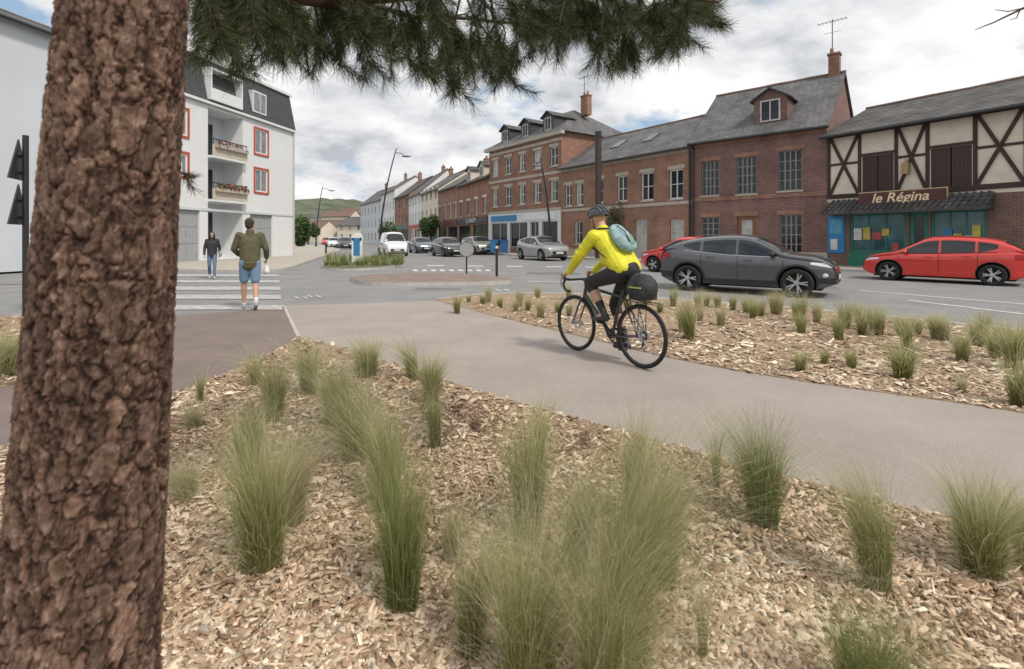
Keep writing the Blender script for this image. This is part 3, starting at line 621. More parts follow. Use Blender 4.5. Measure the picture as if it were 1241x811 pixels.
mb.build('tiled_awning',m_slateB,A.r)
sg=A.rect(1047,232,1152,249); sgb=A.box('shop_sign',sg[0],sg[1],-.5,-.4,sg[2]+.05,sg[3],mat('sign_brown',(.085,.026,.02),.45)); 
gold=mat('gold',(.58,.45,.24),.5)
A.box('sign_border',sg[0]-.05,sg[1]+.05,-.39,-.36,sg[2],sg[3]+.05,gold,sgb)
text('le Régina',.56,mat('cream_letter',(.82,.68,.45),.5),sgb,((sg[0]+sg[1])/2,-.51,(sg[2]+sg[3])/2+.03),shear=.25,off=.008)
tq=mat('turquoise_glass',(.02,.08,.10),.08,var=.6,scale=1.3,spec=.6,col2=(.05,.20,.24))
for s_ in (s1,s2): A.win(*s_,m_green,nx=3,nz=1,rec=.05,g=tq,bw=.10,name='shop_window')
A.win(*d1,m_green,nx=1,nz=1,rec=.06,g=glass,bw=.16,name='door')
A.box('shopfront_band',s1[0]-.1,s2[1]+.1,-.06,-.003,2.46,2.6,m_green); A.box('stall_riser',s1[0]-.05,s1[1]+.05,-.05,-.003,.02,.62,m_green); A.box('stall_riser',s2[0]-.05,s2[1]+.05,-.05,-.003,.02,.62,m_green)
cols=[(.02,.20,.45),(.5,.42,.08),(.04,.3,.36),(.4,.07,.08),(.08,.35,.55),(.6,.6,.6)]
cm=[mat('advert_colour',c,.5,var=.25,scale=5) for c in cols]
R3=random.Random(5)
for s_ in (s1,s2):
    for k in range(5):
        x=s_[0]+.15+k*(s_[1]-s_[0]-.3)/5; zq=R3.uniform(.72,1.5); A.box('poster',x,x+R3.uniform(.22,.36),.02,.045,zq,zq+R3.uniform(.28,.6),R3.choice(cm))
pp=A.rect(1004,272,1024,320); a_=A.box('advert_panel',pp[0],pp[1],-.05,-.003,.6,2.35,cm[0]); A.box('poster',pp[0]+.1,pp[1]-.1,-.06,-.051,1.5,2.2,cm[4],a_); A.box('poster',pp[0]+.12,pp[1]-.3,-.061,-.051,.75,1.25,cm[5],a_)
mb=MB(); u_=A.loc(1100,215)[0]; mb.box(u_-.12,u_+.12,-.3,-.06,4.0,4.45); mb.lathe([(.13,4.45),(.02,4.62)],Matrix.Translation((u_,-.18,0)),6); mb.build('wall_lantern',mat('lantern',(.35,.25,.12),.5),A.r)
A.chimney(A.L-.9,4,7.5,1.6,m_brickC,rA,.7)
# B
B=Bld('brick_house','dark red brick house with one roof dormer beside the half-timbered cafe',(10.25,28.2),(15.1,23.7),z=PZ)
ops=[B.rect(*r) for r in ((850,195,871,237),(893,190,917,235),(943,182,972,231),(850,263,871,292),(945,260,972,309))]
dr=B.rect(893,262,916,318); dr=(dr[0],dr[1],.02,dr[3])
m_wf=mat('window_white_frame',(.55,.53,.50),.5); m_bf=mat('window_grey_frame',(.26,.25,.24),.5)
eB=6.8; B.wall(eB,8,ops+[dr],m_brickB,rise=3.3); rB=B.gable(eB,8,3.3,m_slate)
for i,o in enumerate(ops): B.win(*o,m_bf,4 if i!=3 else 3,4,sill=m_stone,lintel=m_brickC,bw=.05,g=glass)
B.win(*dr,mat('wooden_door',(.22,.10,.045),.5),1,2,name='door',bw=.2,g=curtain,lintel=m_brickC)
B.box('string_course',0,B.L,-.05,-.003,3.35,3.55,m_brickC); B.box('plinth',0,B.L,-.05,-.004,0,.6,m_stone); B.box('eaves_band',0,B.L,-.08,-.004,eB-.4,eB-.15,m_brickC)
ud=B.loc(930,135)[0]; B.dormer(ud,1.6,eB+.45,1.35,.5,m_brickB,m_slateB,m_wf,rB)
B.chimney(B.L-.4,4,9.6,1.6,m_brickC,rB,.5,1); B.antenna(B.L-.5,4,11,2.2,rB)
B.box('downpipe',.05,.15,-.14,-.085,0,eB-.1,darkmetal)
# C
C=Bld('brick_building','long two-storey orange brick building with white windows right of the tall block',(3.75,37.5),(10.25,28.2),z=PZ)
ops=[C.rect(*r) for r in ((685,224,693,250),(698,222,707,249),(722,217,731,246),(748,213,760,244),(777,209,792,243),(811,205,828,241),(812,266,829,294),(770,266,784,304),(722,268,732,296),(696,268,706,296))]
eC=6.6; C.wall(eC,8,ops,m_brickC,rise=2.5); rC=C.gable(eC,8,2.5,m_slate)
for i,o in enumerate(ops): C.win(*o,white if i<6 else m_wf,2,2,sill=m_stone,lintel=m_stone if i<6 else None,g=curtain if i in(7,6) else None,bw=.08)
C.box('string_course',0,C.L,-.05,-.003,3.25,3.45,m_stone); C.box('eaves_band',0,C.L,-.08,-.004,eC-.35,eC-.1,m_stone); C.box('plinth',0,C.L,-.05,-.004,0,.5,m_stone)
C.box('downpipe',C.L-.14,C.L-.04,-.12,-.06,0,eC-.2,darkmetal)
k=2.5/4
for u in (C.L*.35,C.L*.6): mb=MB(); mb.beam((u,1.5,eC+1.5*k+.16),(u,2.5,eC+2.5*k+.16),.8,.05,(0,-k,1)); mb.build('skylight',glass,rC)
# D
D=Bld('tall_brick_building','tall three-storey red brick block with hipped slate roof and dormers',(-2.1,45.7),(3.75,37.5),z=PZ)
ops=[];n=5
for zr in ((4.1,5.75),(6.85,8.35)):
    for k in range(n):
        u=1.0+k*2.05; ops.append((u-.45,u+.45,*zr))
sh=[(.5,3.0,.5,2.6),(3.4,5.9,.5,2.6),(6.3,7.4,.05,2.6),(7.8,9.7,.5,2.6)]
eD=9.4; D.wall(eD,9,ops+sh,m_brickD); rD=D.hip(eD,9,3.0,m_slate)
for o in ops: D.win(*o,white,2,2,sill=m_stone,lintel=m_stone,bw=.08)
for o in sh: D.win(*o,m_wf,2,1,rec=.03,g=glass,name='shop_window')
mb=MB(); 
for a,b in ((0,.5),(3.0,3.4),(5.9,6.3),(7.4,7.8),(9.7,D.L)): mb.box(a,b,-.08,-.004,0,2.6)
mb.box(0,D.L,-.1,-.003,2.6,3.4); mb.build('shopfront',mat('shop_white',(.66,.68,.69),.5),D.r)
D.box('fascia_sign',.5,4.4,-.16,-.101,2.75,3.25,m_blue); D.box('fascia_sign',5.5,9.5,-.16,-.101,2.75,3.25,white)
for z_ in (3.4,6.2,8.7): D.box('string_course',0,D.L,-.06,-.003,z_+.02,z_+.24,m_stone)
for k in range(3): D.dormer(1.9+k*3,1.3,eD+.35,1.25,.5,m_mans,m_slateB,m_wf,rD)
D.chimney(D.L-2,4.5,11.6,1.6,m_brickC,rD,.8); D.antenna(D.L-2.2,4.5,12.6,2.4,rD)
def generic(nm,label,a,b,h,rise,wm,rm,cols_,rows,shop=None,d=8,fm=None,ms=None,z=PZ,grp=None):
    g=Bld(nm,label,a,b,z=z,group=grp); ops=[];L_=g.L
    z0=3.6 if shop else .9
    fl=2.9
    for r_ in range(rows):
        for c in range(cols_):
            u=L_*(c+.5)/cols_; ops.append((u-.45,u+.45,z0+r_*fl,z0+r_*fl+1.55))
    sh=[(.3,L_*.45,.3,2.6),(L_*.52,L_-.3,.3,2.6)] if shop else []
    g.wall(h,d,ops+sh,wm,rise=rise); r=g.gable(h,d,rise,rm)
    for o in ops: g.win(*o,fm or m_wf,2,1,sill=m_stone,lintel=ms,bw=.09)
    for o in sh: g.win(*o,shop,2,1,g=glass,name='shop_window')
    if shop: g.box('fascia_sign',.1,L_-.1,-.15,-.004,2.75,3.3,shop)
    return g,r
g1,r_=generic('brick_shop_building','brick and cream shop building with dark fascia left of the tall block',(-5.98,54.9),(-2.1,45.7),7.0,2.2,m_brickD,m_slateB,4,1,shop=mat('black_fascia',(.03,.03,.035),.5),ms=m_cream)
text('LE CONCEPT',.55,white,g1.r,(g1.L*.5,-.17,3.02)); g1.chimney(1,4,8.8,1.4,m_brickC,r_); g1.dormer(3,1.3,7.2,1.2,.3,m_cream,m_slateB,m_wf,r_); g1.dormer(7,1.3,7.2,1.2,.3,m_cream,m_slateB,m_wf,r_)
g2,r_=generic('brick_shop_building','narrow brick shop building with maroon fascia further down the row',(-9.4,63),(-5.98,54.9),7.2,2.4,m_brickC,m_slate,4,1,shop=mat('maroon_fascia',(.12,.03,.03),.5),ms=m_stone); g2.chimney(7,4,9,1.5,m_brickC,r_)
g3,r_=generic('rendered_house','pale rendered house beyond the brick shops',(-13.3,72),(-9.4,63),7.6,2.6,m_cream,m_slate,4,2,shop=m_blue); g3.chimney(2,4,9.6,1.6,m_brickC,r_)
g4,r_=generic('rendered_house','white house with steep grey roof in the distant row',(-17.1,82),(-13.3,72),8.0,3.4,m_white,m_slate,4,2,shop=m_red); g4.chimney(8,4,10.5,1.6,m_brickC,r_)
g5,r_=generic('brick_house','distant brick house with tall chimney before the white block',(-21.8,92),(-17.1,82),8.6,3.0,m_brickD,m_slateB,4,2,shop=m_green); g5.chimney(3,4,11,2,m_brickC,r_,1.0)
g6,r_=generic('rendered_house','distant tall white block with grey roof at the street bend',(-27.5,104),(-21.8,92),10.3,2.6,m_white,m_slate,5,3); g6.chimney(5,4,12.6,1.6,m_brickC,r_)
g7,r_=generic('rendered_house','farthest pale grey building closing the right row',(-37.3,122),(-27.5,104),9.4,3.2,m_grey,m_slate,6,3); g7.chimney(9,4,12.2,1.6,m_brickC,r_)
far=[(372,150,9,4.5,m_cream,m_roofred,'small cream house with brown roof, leftmost far house'),(386,165,11,5.5,m_brickC,m_roofred,'brick house with brown roof right of the small cream one'),(400,175,12,6,m_white,m_roofred,'white house with brown roof far down the street'),(412,160,10,5,m_brickD,m_roofred,'dark brick house with brown roof far down the street'),(424,150,9,6,m_cream,m_slate,'beige house with grey roof far down the street'),(407,215,14,9,m_cream,m_roofred,'beige house with brown roof up on the hillside'),(392,230,13,9,m_white,m_slate,'white house with grey roof up on the hillside'),(427,225,14,11,m_brickC,m_roofred,'brick house with brown roof up on the hillside')]
for i,(px,Yd,wd,h,wm,rm,lab) in enumerate(far):
    x=(px-CX)*Yd/F; generic('distant_house',lab,(x-wd/2,Yd+2),(x+wd/2,Yd-2),h*.85,2.6,wm,rm,3,1 if h<5.6 else 2,z=(0 if Yd<200 else 3.0))
# left apartment
H1=Bld('apartment_block','plain pale rendered block behind the pine trunk at far left',(-20.6,15),(-18.25,26.7),z=.08)
H1.wall(9.9,12,[],m_grey,rise=2.4); H1.gable(9.9,12,2.4,m_mans,over=.3)
H2=Bld('apartment_building','white four-storey apartment building with recessed balconies and red window frames',(-18.25,26.7),(-16.3,37),z=.08)
red=[H2.rect(*r) for r in ((309,158,324,187),(309,206,324,233),(214,132,227,164),(214,186,227,213))]
lg=[(*H2.rect(252,y0,294,y1),1.5) for y0,y1 in ((137,192),(193,243),(246,296))]
gr=[H2.rect(303,258,330,306),H2.rect(214,252,242,308)]; gr=[(a,b,.02,e) for a,b,c,e in gr]
lg[2]=(lg[2][0],lg[2][1],.05,lg[2][3],1.5)
hw_=9.2; H2.wall(hw_,12,red+lg+gr,m_white)
palep=mat('pale_pane',(.22,.245,.27),.35,var=.3,scale=2,spec=.3)
for o in red: H2.win(*o,white,2,1,bw=.09,rec=.02,g=palep,jamb=m_red)
for o in gr: H2.win(*o,m_greydoor,2,3,rec=.1,g=m_greydoor,name='garage_door')
pan=mat('balcony_panel',(.56,.50,.40),.6); 
m_flow=attrmat('flower_mix',[(0,(.05,.10,.03)),(.55,(.08,.15,.04)),(.7,(.5,.10,.12)),(1,(.6,.35,.3))],'t','tint',.3,.7)
for i,o in enumerate(lg):
    a,b,c,e,_=o
    H2.box('recess_wall',a,b,1.5,1.55,c,e,m_grey); H2.win(a+.4,a+.4+(b-a)*.55,c+.05,e-.5,m_wf,2,1,rec=1.38,g=glass,name='balcony_door')
    if i<2:
        H2.box('balcony',a-.02,b+.02,-.35,-.01,c-.15,c-.02,m_white)
        p_=H2.box('balcony_front',a,b,-.36,-.31,c,c+.62,pan); H2.box('flower_box',a+.1,b-.1,-.55,-.37,c+.45,c+.66,m_stone,p_)
        mb=MB(); mb.tube([(a,-.33,c+.95),(b,-.33,c+.95)],.03,6)
        for k in range(7): mb.tube([(a+.05+(b-a-.1)*k/6,-.33,c+.6),(a+.05+(b-a-.1)*k/6,-.33,c+.95)],.015,5)
        mb.build('railing',darkmetal,H2.r)
        rs_=np.random.RandomState(1+i); nf=420 if i else 120; P=rs_.rand(nf,3)*[b-a-.3,.25,.34]+[a+.15,-.58,c+.58]; v=np.repeat(P,4,0)+rs_.randn(nf*4,3)*.05; raw('flowers',v,np.arange(nf*4).reshape(-1,4),{'t':np.repeat(rs_.rand(nf),4),'tint':rs_.rand(nf*4)},m_flow,p_)
mb=MB(); L2=H2.L; zt=11.9; mb.add([(0,-.12,hw_),(L2+.1,-.12,hw_),(L2+.1,.45,zt),(0,.45,zt),(0,12,hw_),(L2+.1,12,hw_),(L2+.1,11.5,zt),(0,11.5,zt)],[(0,1,2,3),(1,5,6,2),(4,0,3,7),(3,2,6,7),(5,4,7,6)])
rf=mb.build('roof',m_mans,H2.r); H2.box('roof_edge',-.1,L2+.2,.3,12,zt+.002,zt+.18,m_white,rf); H2.box('roof_edge',0,L2+.12,-.2,-.125,hw_-.05,hw_+.1,m_white,rf)
a,b,c,e=H2.rect(307,114,321,136); H2.box('dormer',a-.1,b+.1,-.05,1.5,c-.1,e+.1,m_white,rf)
mb=MB(); mb.quad((a,-.056,c),(b,-.056,c),(b,-.056,e),(a,-.056,e)); mb.build('pane',palep,rf); mb=MB(); mb.box((a+b)/2-.04,(a+b)/2+.04,-.09,-.058,c,e); mb.build('window_bar',m_wf,rf)
a,b,c,e=H2.rect(252,92,288,124); mb=MB()
mb.box(a-.1,a,-.3,.8,c,e); mb.box(b,b+.1,-.3,.8,c,e); mb.box(a-.1,b+.1,-.3,.8,e+.001,e+.12); mb.box(a-.1,b+.1,-.3,.8,c-.15,c-.001); mb.build('top_balcony_surround',m_white,rf)
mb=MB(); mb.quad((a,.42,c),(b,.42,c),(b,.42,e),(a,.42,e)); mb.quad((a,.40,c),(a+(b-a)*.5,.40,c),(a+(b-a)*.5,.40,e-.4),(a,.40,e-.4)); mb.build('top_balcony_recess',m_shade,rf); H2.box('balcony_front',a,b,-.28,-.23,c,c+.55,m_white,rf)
H2.box('downpipe',L2-.15,L2-.05,-.1,-.02,0,hw_,m_wf)
mb=MB(); mb.box(0,L2,-.05,-.003,2.9,3.05); mb.build('string_course',m_grey,H2.r)
# hills
mb=MB(); xs=np.linspace(-1100,900,260); rows_=[(420,0),(520,.45),(640,.8),(760,1),(860,.85)]
def hh(x): return 50+8*math.sin(x*.006+3.6)+4*math.sin(x*.017)
vs=[];n=len(xs)
for yy,k in rows_:
    for x in xs: vs.append((x,yy+8*noise.noise(Vector((x*.05,yy,1))),-2+(hh(x)+3*noise.noise(Vector((x*.03,yy*.03,0)))+4*noise.noise(Vector((x*.13,yy*.2,0))))*k))
mb.add(vs,[(i*n+j,i*n+j+1,(i+1)*n+j+1,(i+1)*n+j) for i in range(len(rows_)-1) for j in range(n-1)])
mb.build('hills',mat('wooded_hill',(.06,.085,.045),.95,var=.5,scale=.03,col2=(.16,.18,.11),detail=14),None,True)['kind']='structure'
# foliage things
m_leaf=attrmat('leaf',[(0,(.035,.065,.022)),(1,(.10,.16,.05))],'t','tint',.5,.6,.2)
def crown(cx,cy,cz,rx,ry,rz,n,s,seed,parent):
    rs_=np.random.RandomState(seed); nb=14; C=rs_.randn(nb,3); C/=np.linalg.norm(C,axis=1)[:,None]; C*=(.35+.35*rs_.rand(nb))[:,None]
    k=rs_.randint(0,nb,n); D_=rs_.randn(n,3); D_/=np.linalg.norm(D_,axis=1)[:,None]; P=C[k]+D_*(.25+.2*rs_.rand(n))[:,None]
    P=P*[rx,ry,rz]+[cx,cy,cz]; a=rs_.randn(n,3); a/=np.linalg.norm(a,axis=1)[:,None]; b=np.cross(a,rs_.randn(n,3)); b/=np.linalg.norm(b,axis=1)[:,None]
    V=np.stack([P-a*s,P-b*s*.6,P+a*s,P+b*s*.6],1).reshape(-1,3)
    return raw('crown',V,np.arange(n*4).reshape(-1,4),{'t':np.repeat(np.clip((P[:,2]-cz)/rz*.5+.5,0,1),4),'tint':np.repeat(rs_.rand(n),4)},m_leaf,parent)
def tree(name,label,px,Yd,h,rx,rz,n,s,seed,z=0.):
    x=(px-CX)*Yd/F; t=thing(name,label,'tree' if 'tree' in name else 'shrub',(x,Yd,z)); mb=MB(); mb.tube([(0,0,0),(.03,0,h*.4),(0,.03,h-rz)],[.09*h/4,.07*h/4,.03*h/4],8)
    for k in range(5): a=k*1.26; mb.tube([(0,0,h*.4+k*.1),(math.cos(a)*rx*.6,math.sin(a)*rx*.6,h-rz*(.9-.1*k))],[.04,.015],5)
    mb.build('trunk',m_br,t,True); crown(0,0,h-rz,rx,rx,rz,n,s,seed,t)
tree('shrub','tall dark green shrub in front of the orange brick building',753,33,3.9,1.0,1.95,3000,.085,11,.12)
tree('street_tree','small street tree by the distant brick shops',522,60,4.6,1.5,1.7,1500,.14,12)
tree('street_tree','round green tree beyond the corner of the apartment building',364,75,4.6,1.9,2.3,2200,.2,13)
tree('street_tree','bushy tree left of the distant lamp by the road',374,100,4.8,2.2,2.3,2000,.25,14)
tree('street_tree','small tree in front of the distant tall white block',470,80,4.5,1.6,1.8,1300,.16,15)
# ---------------------------------------------------------------- cars
def dense(pts,k=6):
    p=np.array(pts,float); p=np.vstack([2*p[0]-p[1],p,2*p[-1]-p[-2]]); out=[]
    for i in range(1,len(p)-2):
        for t in np.linspace(0,1,k,endpoint=False):
            a,b,c,d=p[i-1],p[i],p[i+1],p[i+2]; out.append(.5*(2*b+(c-a)*t+(2*a-5*b+4*c-d)*t*t+(3*b-a-3*c+d)*t**3))
    out.append(p[-2]); return np.array(out)
SUV=dict(L=4.1,W=.90,top=[(-2.05,.60),(-2.04,.90),(-1.98,1.08),(-1.82,1.22),(-1.52,1.36),(-1.10,1.46),(-.5,1.525),(-.05,1.53),(.28,1.485),(.62,1.34),(1.05,1.09),(1.5,1.02),(1.82,.92),(2.0,.78),(2.05,.5)],belt=[(-2.1,1.13),(-1.2,1.08),(-.3,.99),(1,.95),(2.1,.82)],zb=.23,ax=(1.27,-1.27),r=.355,win=[(-.02,.93),(-.88,-.08),(-1.38,-.96)],xw=1.02,xt=.34)
HATCH=dict(L=4.0,W=.86,top=[(-2.0,.56),(-1.985,.86),(-1.92,1.0),(-1.74,1.16),(-1.45,1.31),(-1.05,1.40),(-.45,1.455),(.05,1.45),(.35,1.39),(.68,1.22),(1.08,.98),(1.5,.90),(1.82,.79),(1.96,.66),(2.0,.46)],belt=[(-2,1.0),(-1.2,.96),(-.2,.91),(1,.87),(2,.75)],zb=.19,ax=(1.24,-1.24),r=.315,win=[(-.02,.95),(-.86,-.08),(-1.36,-.93)],xw=1.05,xt=.38)
VAN=dict(L=4.9,W=.95,top=[(-2.45,.7),(-2.43,1.3),(-2.38,1.85),(-2.2,1.93),(-1,1.96),(.6,1.94),(1.0,1.83),(1.65,1.15),(2.1,1.05),(2.35,.9),(2.45,.55)],belt=[(-2.45,1.15),(0,1.12),(1,1.08),(2.45,.95)],zb=.24,ax=(1.55,-1.5),r=.33,win=[(.45,1.55)],xw=1.62,xt=1.02)
hl=mat('headlight',(.65,.68,.70),.12,spec=.8); tl=mat('tail_light',(.35,.01,.01),.2); plate=mat('plate',(.6,.6,.55),.5); seam=mat('seam',(.01,.01,.01),.8); grm=mat('grille',(.012,.012,.014),.4)
def car(name,label,cat,x,y,ang,paint,S_,clad=False,zs=1.,lod=0,z=.0,group='cars on the road and along the kerbs',s=1.):
    t=thing(name,label,cat,(x,y,z),ang,group); t.scale=(s,s,s*zs)
    L_=S_['L'];W_=S_['W'];zb=S_['zb']; tp=dense(S_['top']); bl=np.array(S_['belt']); hl2=L_/2
    top=lambda x:float(np.interp(x,tp[:,0],tp[:,1])); belt=lambda x:float(np.interp(x,bl[:,0],bl[:,1]))
    def wd(x):
        q=abs(x)/hl2; return W_*(1-.035*q**2-(.24 if x>0 else .20)*max(0,(q-.68)/.32)**2.2)
    memo={}
    def sec(x):
        k=round(x,3)
        if k in memo: return memo[k]
        w=wd(x);zt=top(x);b=min(belt(x),zt-.05); q=abs(x)/hl2; z0=zb+.12*max(0,(q-.85)/.15)
        b=max(b,z0+.12); zt=max(zt,b+.05); g=zt-b; wr=w*.95-.36*g; m=min(1,g/.35)
        p=dense([(0,z0),(w*.8,z0),(w*.94,z0+.04),(w*.965,z0+(b-z0)*.3),(w,z0+(b-z0)*.68),(w*.985,b-.06),(w*.94,b),(wr+.055,zt-.14*m-.02),(wr-.03,zt-.05*m-.008),(wr*.6,zt-.005),(0,zt+.02*m)],4)
        memo[k]=p; return p
    def hwf(x,z):
        p=sec(x); pp=p[9:34]; zz=np.maximum.accumulate(pp[:,1]); return float(np.interp(z,zz,pp[:,0]))
    def ztop(x,yy):
        p=sec(x)[28:]; return float(np.interp(abs(yy),p[::-1,0],p[::-1,1]))
    mb=MB(); xs=np.sin(np.linspace(-math.pi/2,math.pi/2,30 if lod else 72))*hl2*.9999; rings=[]
    for xx in xs:
        p=sec(xx); ring=[(xx,a,b) for a,b in p]+[(xx,-a,b) for a,b in p[-2:0:-1]]; rings.append(ring)
    n=len(rings[0]); mb.v=[v for r_ in rings for v in r_]
    for i in range(len(rings)-1):
        for j in range(n): mb.f.append((i*n+j,(i+1)*n+j,(i+1)*n+(j+1)%n,i*n+(j+1)%n)); mb.m.append(0)
    mb.f.append(tuple(range(n))); mb.f.append(tuple((len(rings)-1)*n+j for j in range(n))[::-1]); mb.m+=[0,0]
    body=mb.build('body',paint,t,True); rr=S_['r']
    cut=MB()
    for ax in S_['ax']:
        for sg in (-1,1):
            cut.lathe([(.001,-.25),(rr+.05,-.25),(rr+.05,.25),(.001,.25)],Matrix.Translation((ax,sg*(W_-.03),rr+.01))@Matrix.Rotation(math.pi/2,4,'X'),28)
    bmc=bmesh.new(); cm_=cut.build('cut',seam); bmc.from_mesh(cm_.data); bmesh.ops.remove_doubles(bmc,verts=bmc.verts,dist=.002); bmesh.ops.recalc_face_normals(bmc,faces=bmc.faces); bmc.to_mesh(cm_.data); bmc.free()
    bmc=bmesh.new(); bmc.from_mesh(body.data); bmesh.ops.recalc_face_normals(bmc,faces=bmc.faces); bmc.to_mesh(body.data); bmc.free()
    cm_.parent=t
    md=body.modifiers.new('b','BOOLEAN'); md.object=cm_; md.operation='DIFFERENCE'; md.solver='EXACT'; md.material_mode='TRANSFER'; bake(body); bpy.data.objects.remove(cm_)
    body.data.set_sharp_from_angle(angle=rad(38))
    def side(x0,x1,zl,zu,off,nx,nz,sg,m_=None):
        m=MB(); g=[]
        for i in range(nx+1):
            xx=x0+(x1-x0)*i/nx; a=zl(xx); b=max(zu(xx),a+.001)
            for j in range(nz+1):
                zz=a+(b-a)*j/nz; g.append((xx,sg*(hwf(xx,zz)+off),zz))
        fs=[(i*(nz+1)+j,(i+1)*(nz+1)+j,(i+1)*(nz+1)+j+1,i*(nz+1)+j+1) for i in range(nx) for j in range(nz)]
        if sg>0: fs=[f[::-1] for f in fs]
        m.add(g,fs); return m
    def up(x0,x1,shr,off,m_,nm):
        m=MB(); g=[];nx=12;ny=12
        for i in range(nx+1):
            xx=x0+(x1-x0)*i/nx; p=sec(xx); yw=p[32][0]-shr
            for j in range(ny+1): yy=-yw+2*yw*j/ny; g.append((xx,yy,ztop(xx,yy)+off))
        m.add(g,[(i*(ny+1)+j,(i+1)*(ny+1)+j,(i+1)*(ny+1)+j+1,i*(ny+1)+j+1) for i in range(nx) for j in range(ny)]); return m.build(nm,m_,t,True)
    van=S_ is VAN; xw=S_['xw']; xt=S_['xt']
    up(xt+.03,xw-.03,.0,.008,carglass,'windscreen')
    if not van: up(-hl2+.12,-hl2+.50,.06,.008,carglass,'rear_window')
    for sg in (-1,1):
        nw=len(S_['win'])
        for iw,(a,b) in enumerate(S_['win']):
            last=iw==nw-1 and not van
            zl=(lambda x:belt(x)+.035) if not last else (lambda x,b=b,a=a:belt(x)+.035+.10*((b-x)/(b-a))**1.6)
            side(a,b,zl,lambda x:top(x)-.125,.005,14,4,sg).build('side_window',carglass,t,True)
        side(hl2-.50,hl2-.03,lambda x:top(hl2-.3)-.22+.07*(hl2-x)/.4,lambda x:min(top(hl2-.35)-.10,top(x)-.05),.006,12,3,sg).build('headlight',hl,t,True)
        side(-hl2+.015,-hl2+.30,lambda x:belt(x)-.22,lambda x:belt(x)-.07,.006,8,3,sg).build('tail_light',tl,t,True)
        if not lod:
            for xx in (.98,-.03,-.92):
                side(xx-.006,xx+.006,lambda x:zb+.12,lambda x:belt(x),.003,1,10,sg).build('door_seam',seam,t)
            for xx in (.12,-.78):
                m=MB(); yy=hwf(xx,belt(xx)-.09); m.box(xx,xx+.2,min(sg*yy,sg*(yy+.03)),max(sg*yy,sg*(yy+.03)),belt(xx)-.105,belt(xx)-.08); m.build('door_handle',paint,t)
            side(S_['win'][-1][0]+.02,xw-.14,lambda x:belt(x)+.012,lambda x:belt(x)+.028,.006,30,1,sg).build('window_trim',silver if clad else seam,t)
        m=MB(); xm=xw-.26; yy=hwf(xm,belt(xm)); m.ell((xm,sg*(yy+.12),belt(xm)+.09),(.06,.10,.07)); m.tube([(xm,sg*(yy-.02),belt(xm)+.02),(xm,sg*(yy+.1),belt(xm)+.05)],.02,6); m.build('mirror',black if clad else paint,t,True)
        if clad:
            side(S_['ax'][1]+rr+.06,S_['ax'][0]-rr-.06,lambda x:zb+.03,lambda x:zb+.15,.012,10,2,sg).build('side_cladding',black,t,True)
            side(S_['ax'][0]+rr+.08,hl2-.02,lambda x:zb+.13,lambda x:zb+.26,.008,10,2,sg).build('bumper_cladding',black,t,True); side(-hl2+.02,S_['ax'][1]-rr-.08,lambda x:zb+.13,lambda x:zb+.30,.008,10,2,sg).build('bumper_cladding',black,t,True)
            m=MB(); xf=hl2-.22; zf=zb+.33; yf=hwf(xf,zf); m.ell((xf,sg*(yf+.004),zf),(.07,.02,.05)); m.build('fog_light',hl,t,True)
        if clad or not lod:
            for ax in S_['ax']:
                g=[];K=22; wR=.045 if clad else .016; m=MB()
                for i in range(K+1):
                    a=rad(-12)+rad(204)*i/K
                    for r_ in (rr+.045,rr+.05+wR):
                        xx=ax+math.cos(a)*r_; zz=max(rr+.01+math.sin(a)*r_,zb); g.append((xx,sg*(hwf(xx,zz)+.010),zz))
                m.add(g,[(2*i,2*i+1,2*i+3,2*i+2) for i in range(K)]); m.build('wheel_arch_trim',black,t,True)
        for ax in S_['ax']:
            Mx=Matrix.Translation((ax,sg*(W_-.115),rr+.002))@Matrix.Rotation(-sg*math.pi/2,4,'X')
            m=MB(); m.lathe([(rr*.66,-.1),(rr*.9,-.105),(rr*.985,-.08),(rr,0),(rr*.985,.08),(rr*.9,.105),(rr*.66,.1)],Mx,28,closed=True); wh=m.build('wheel',rubber,t,True)
            m=MB(); m.lathe([(rr*.70,.09),(rr*.64,.095),(rr*.62,.03),(.001,.02)],Mx,24); 
            m.build('rim',black,wh,True); m=MB()
            for k in range(5):
                a=k*2*math.pi/5
                for dk in (-.16,.16): m.beam(Mx@Vector((math.cos(a)*.03,math.sin(a)*.03,.07)),Mx@Vector((math.cos(a+dk)*rr*.66,math.sin(a+dk)*rr*.66,.085)),.034,.03,(0,sg,0))
            m.lathe([(.001,.1),(.06,.095),(.065,.05)],Mx,14); m.lathe([(rr*.72,.098),(rr*.66,.1),(rr*.64,.08)],Mx,28); m.build('spokes',silver,wh,False)
    m=MB(); m.box(hl2-.02,hl2+.012,-W_*.55,W_*.55,zb+.2,zb+.36); m.box(hl2-.10,hl2+.006,-W_*.62,W_*.62,zb+.12,zb+.17); m.build('grille',grm,t)
    m=MB(); m.box(hl2+.012,hl2+.024,-.26,.26,zb+.22,zb+.33); m.build('number_plate',plate,t)
    m=MB(); m.box(-hl2-.02,-hl2+.02,-.26,.26,.56,.67); m.build('number_plate',plate,t)
    m=MB(); m.box(-hl2+.3,hl2-.3,-W_+.3,W_-.3,zb-.05,zb+.35); m.build('underbody',seam,t)
    return t
pg=mat('grey_car_paint',(.095,.10,.11),.32,var=.04,metal=.4,coat=1); pr=mat('red_car_paint',(.62,.028,.018),.3,var=.04,coat=1); ps=mat('silver_car_paint',(.40,.40,.39),.3,var=.03,metal=.5,coat=1); pk=mat('black_car_paint',(.02,.022,.03),.25,coat=1); pw=mat('white_car_paint',(.70,.71,.73),.3,coat=1); pb=mat('blue_grey_car_paint',(.06,.08,.12),.3,coat=1)
car('parked_car','dark grey crossover car with black lower cladding on the near road lane','car',6.2,13.1,rad(-37),pg,SUV,clad=True,zs=.97,s=1.0)
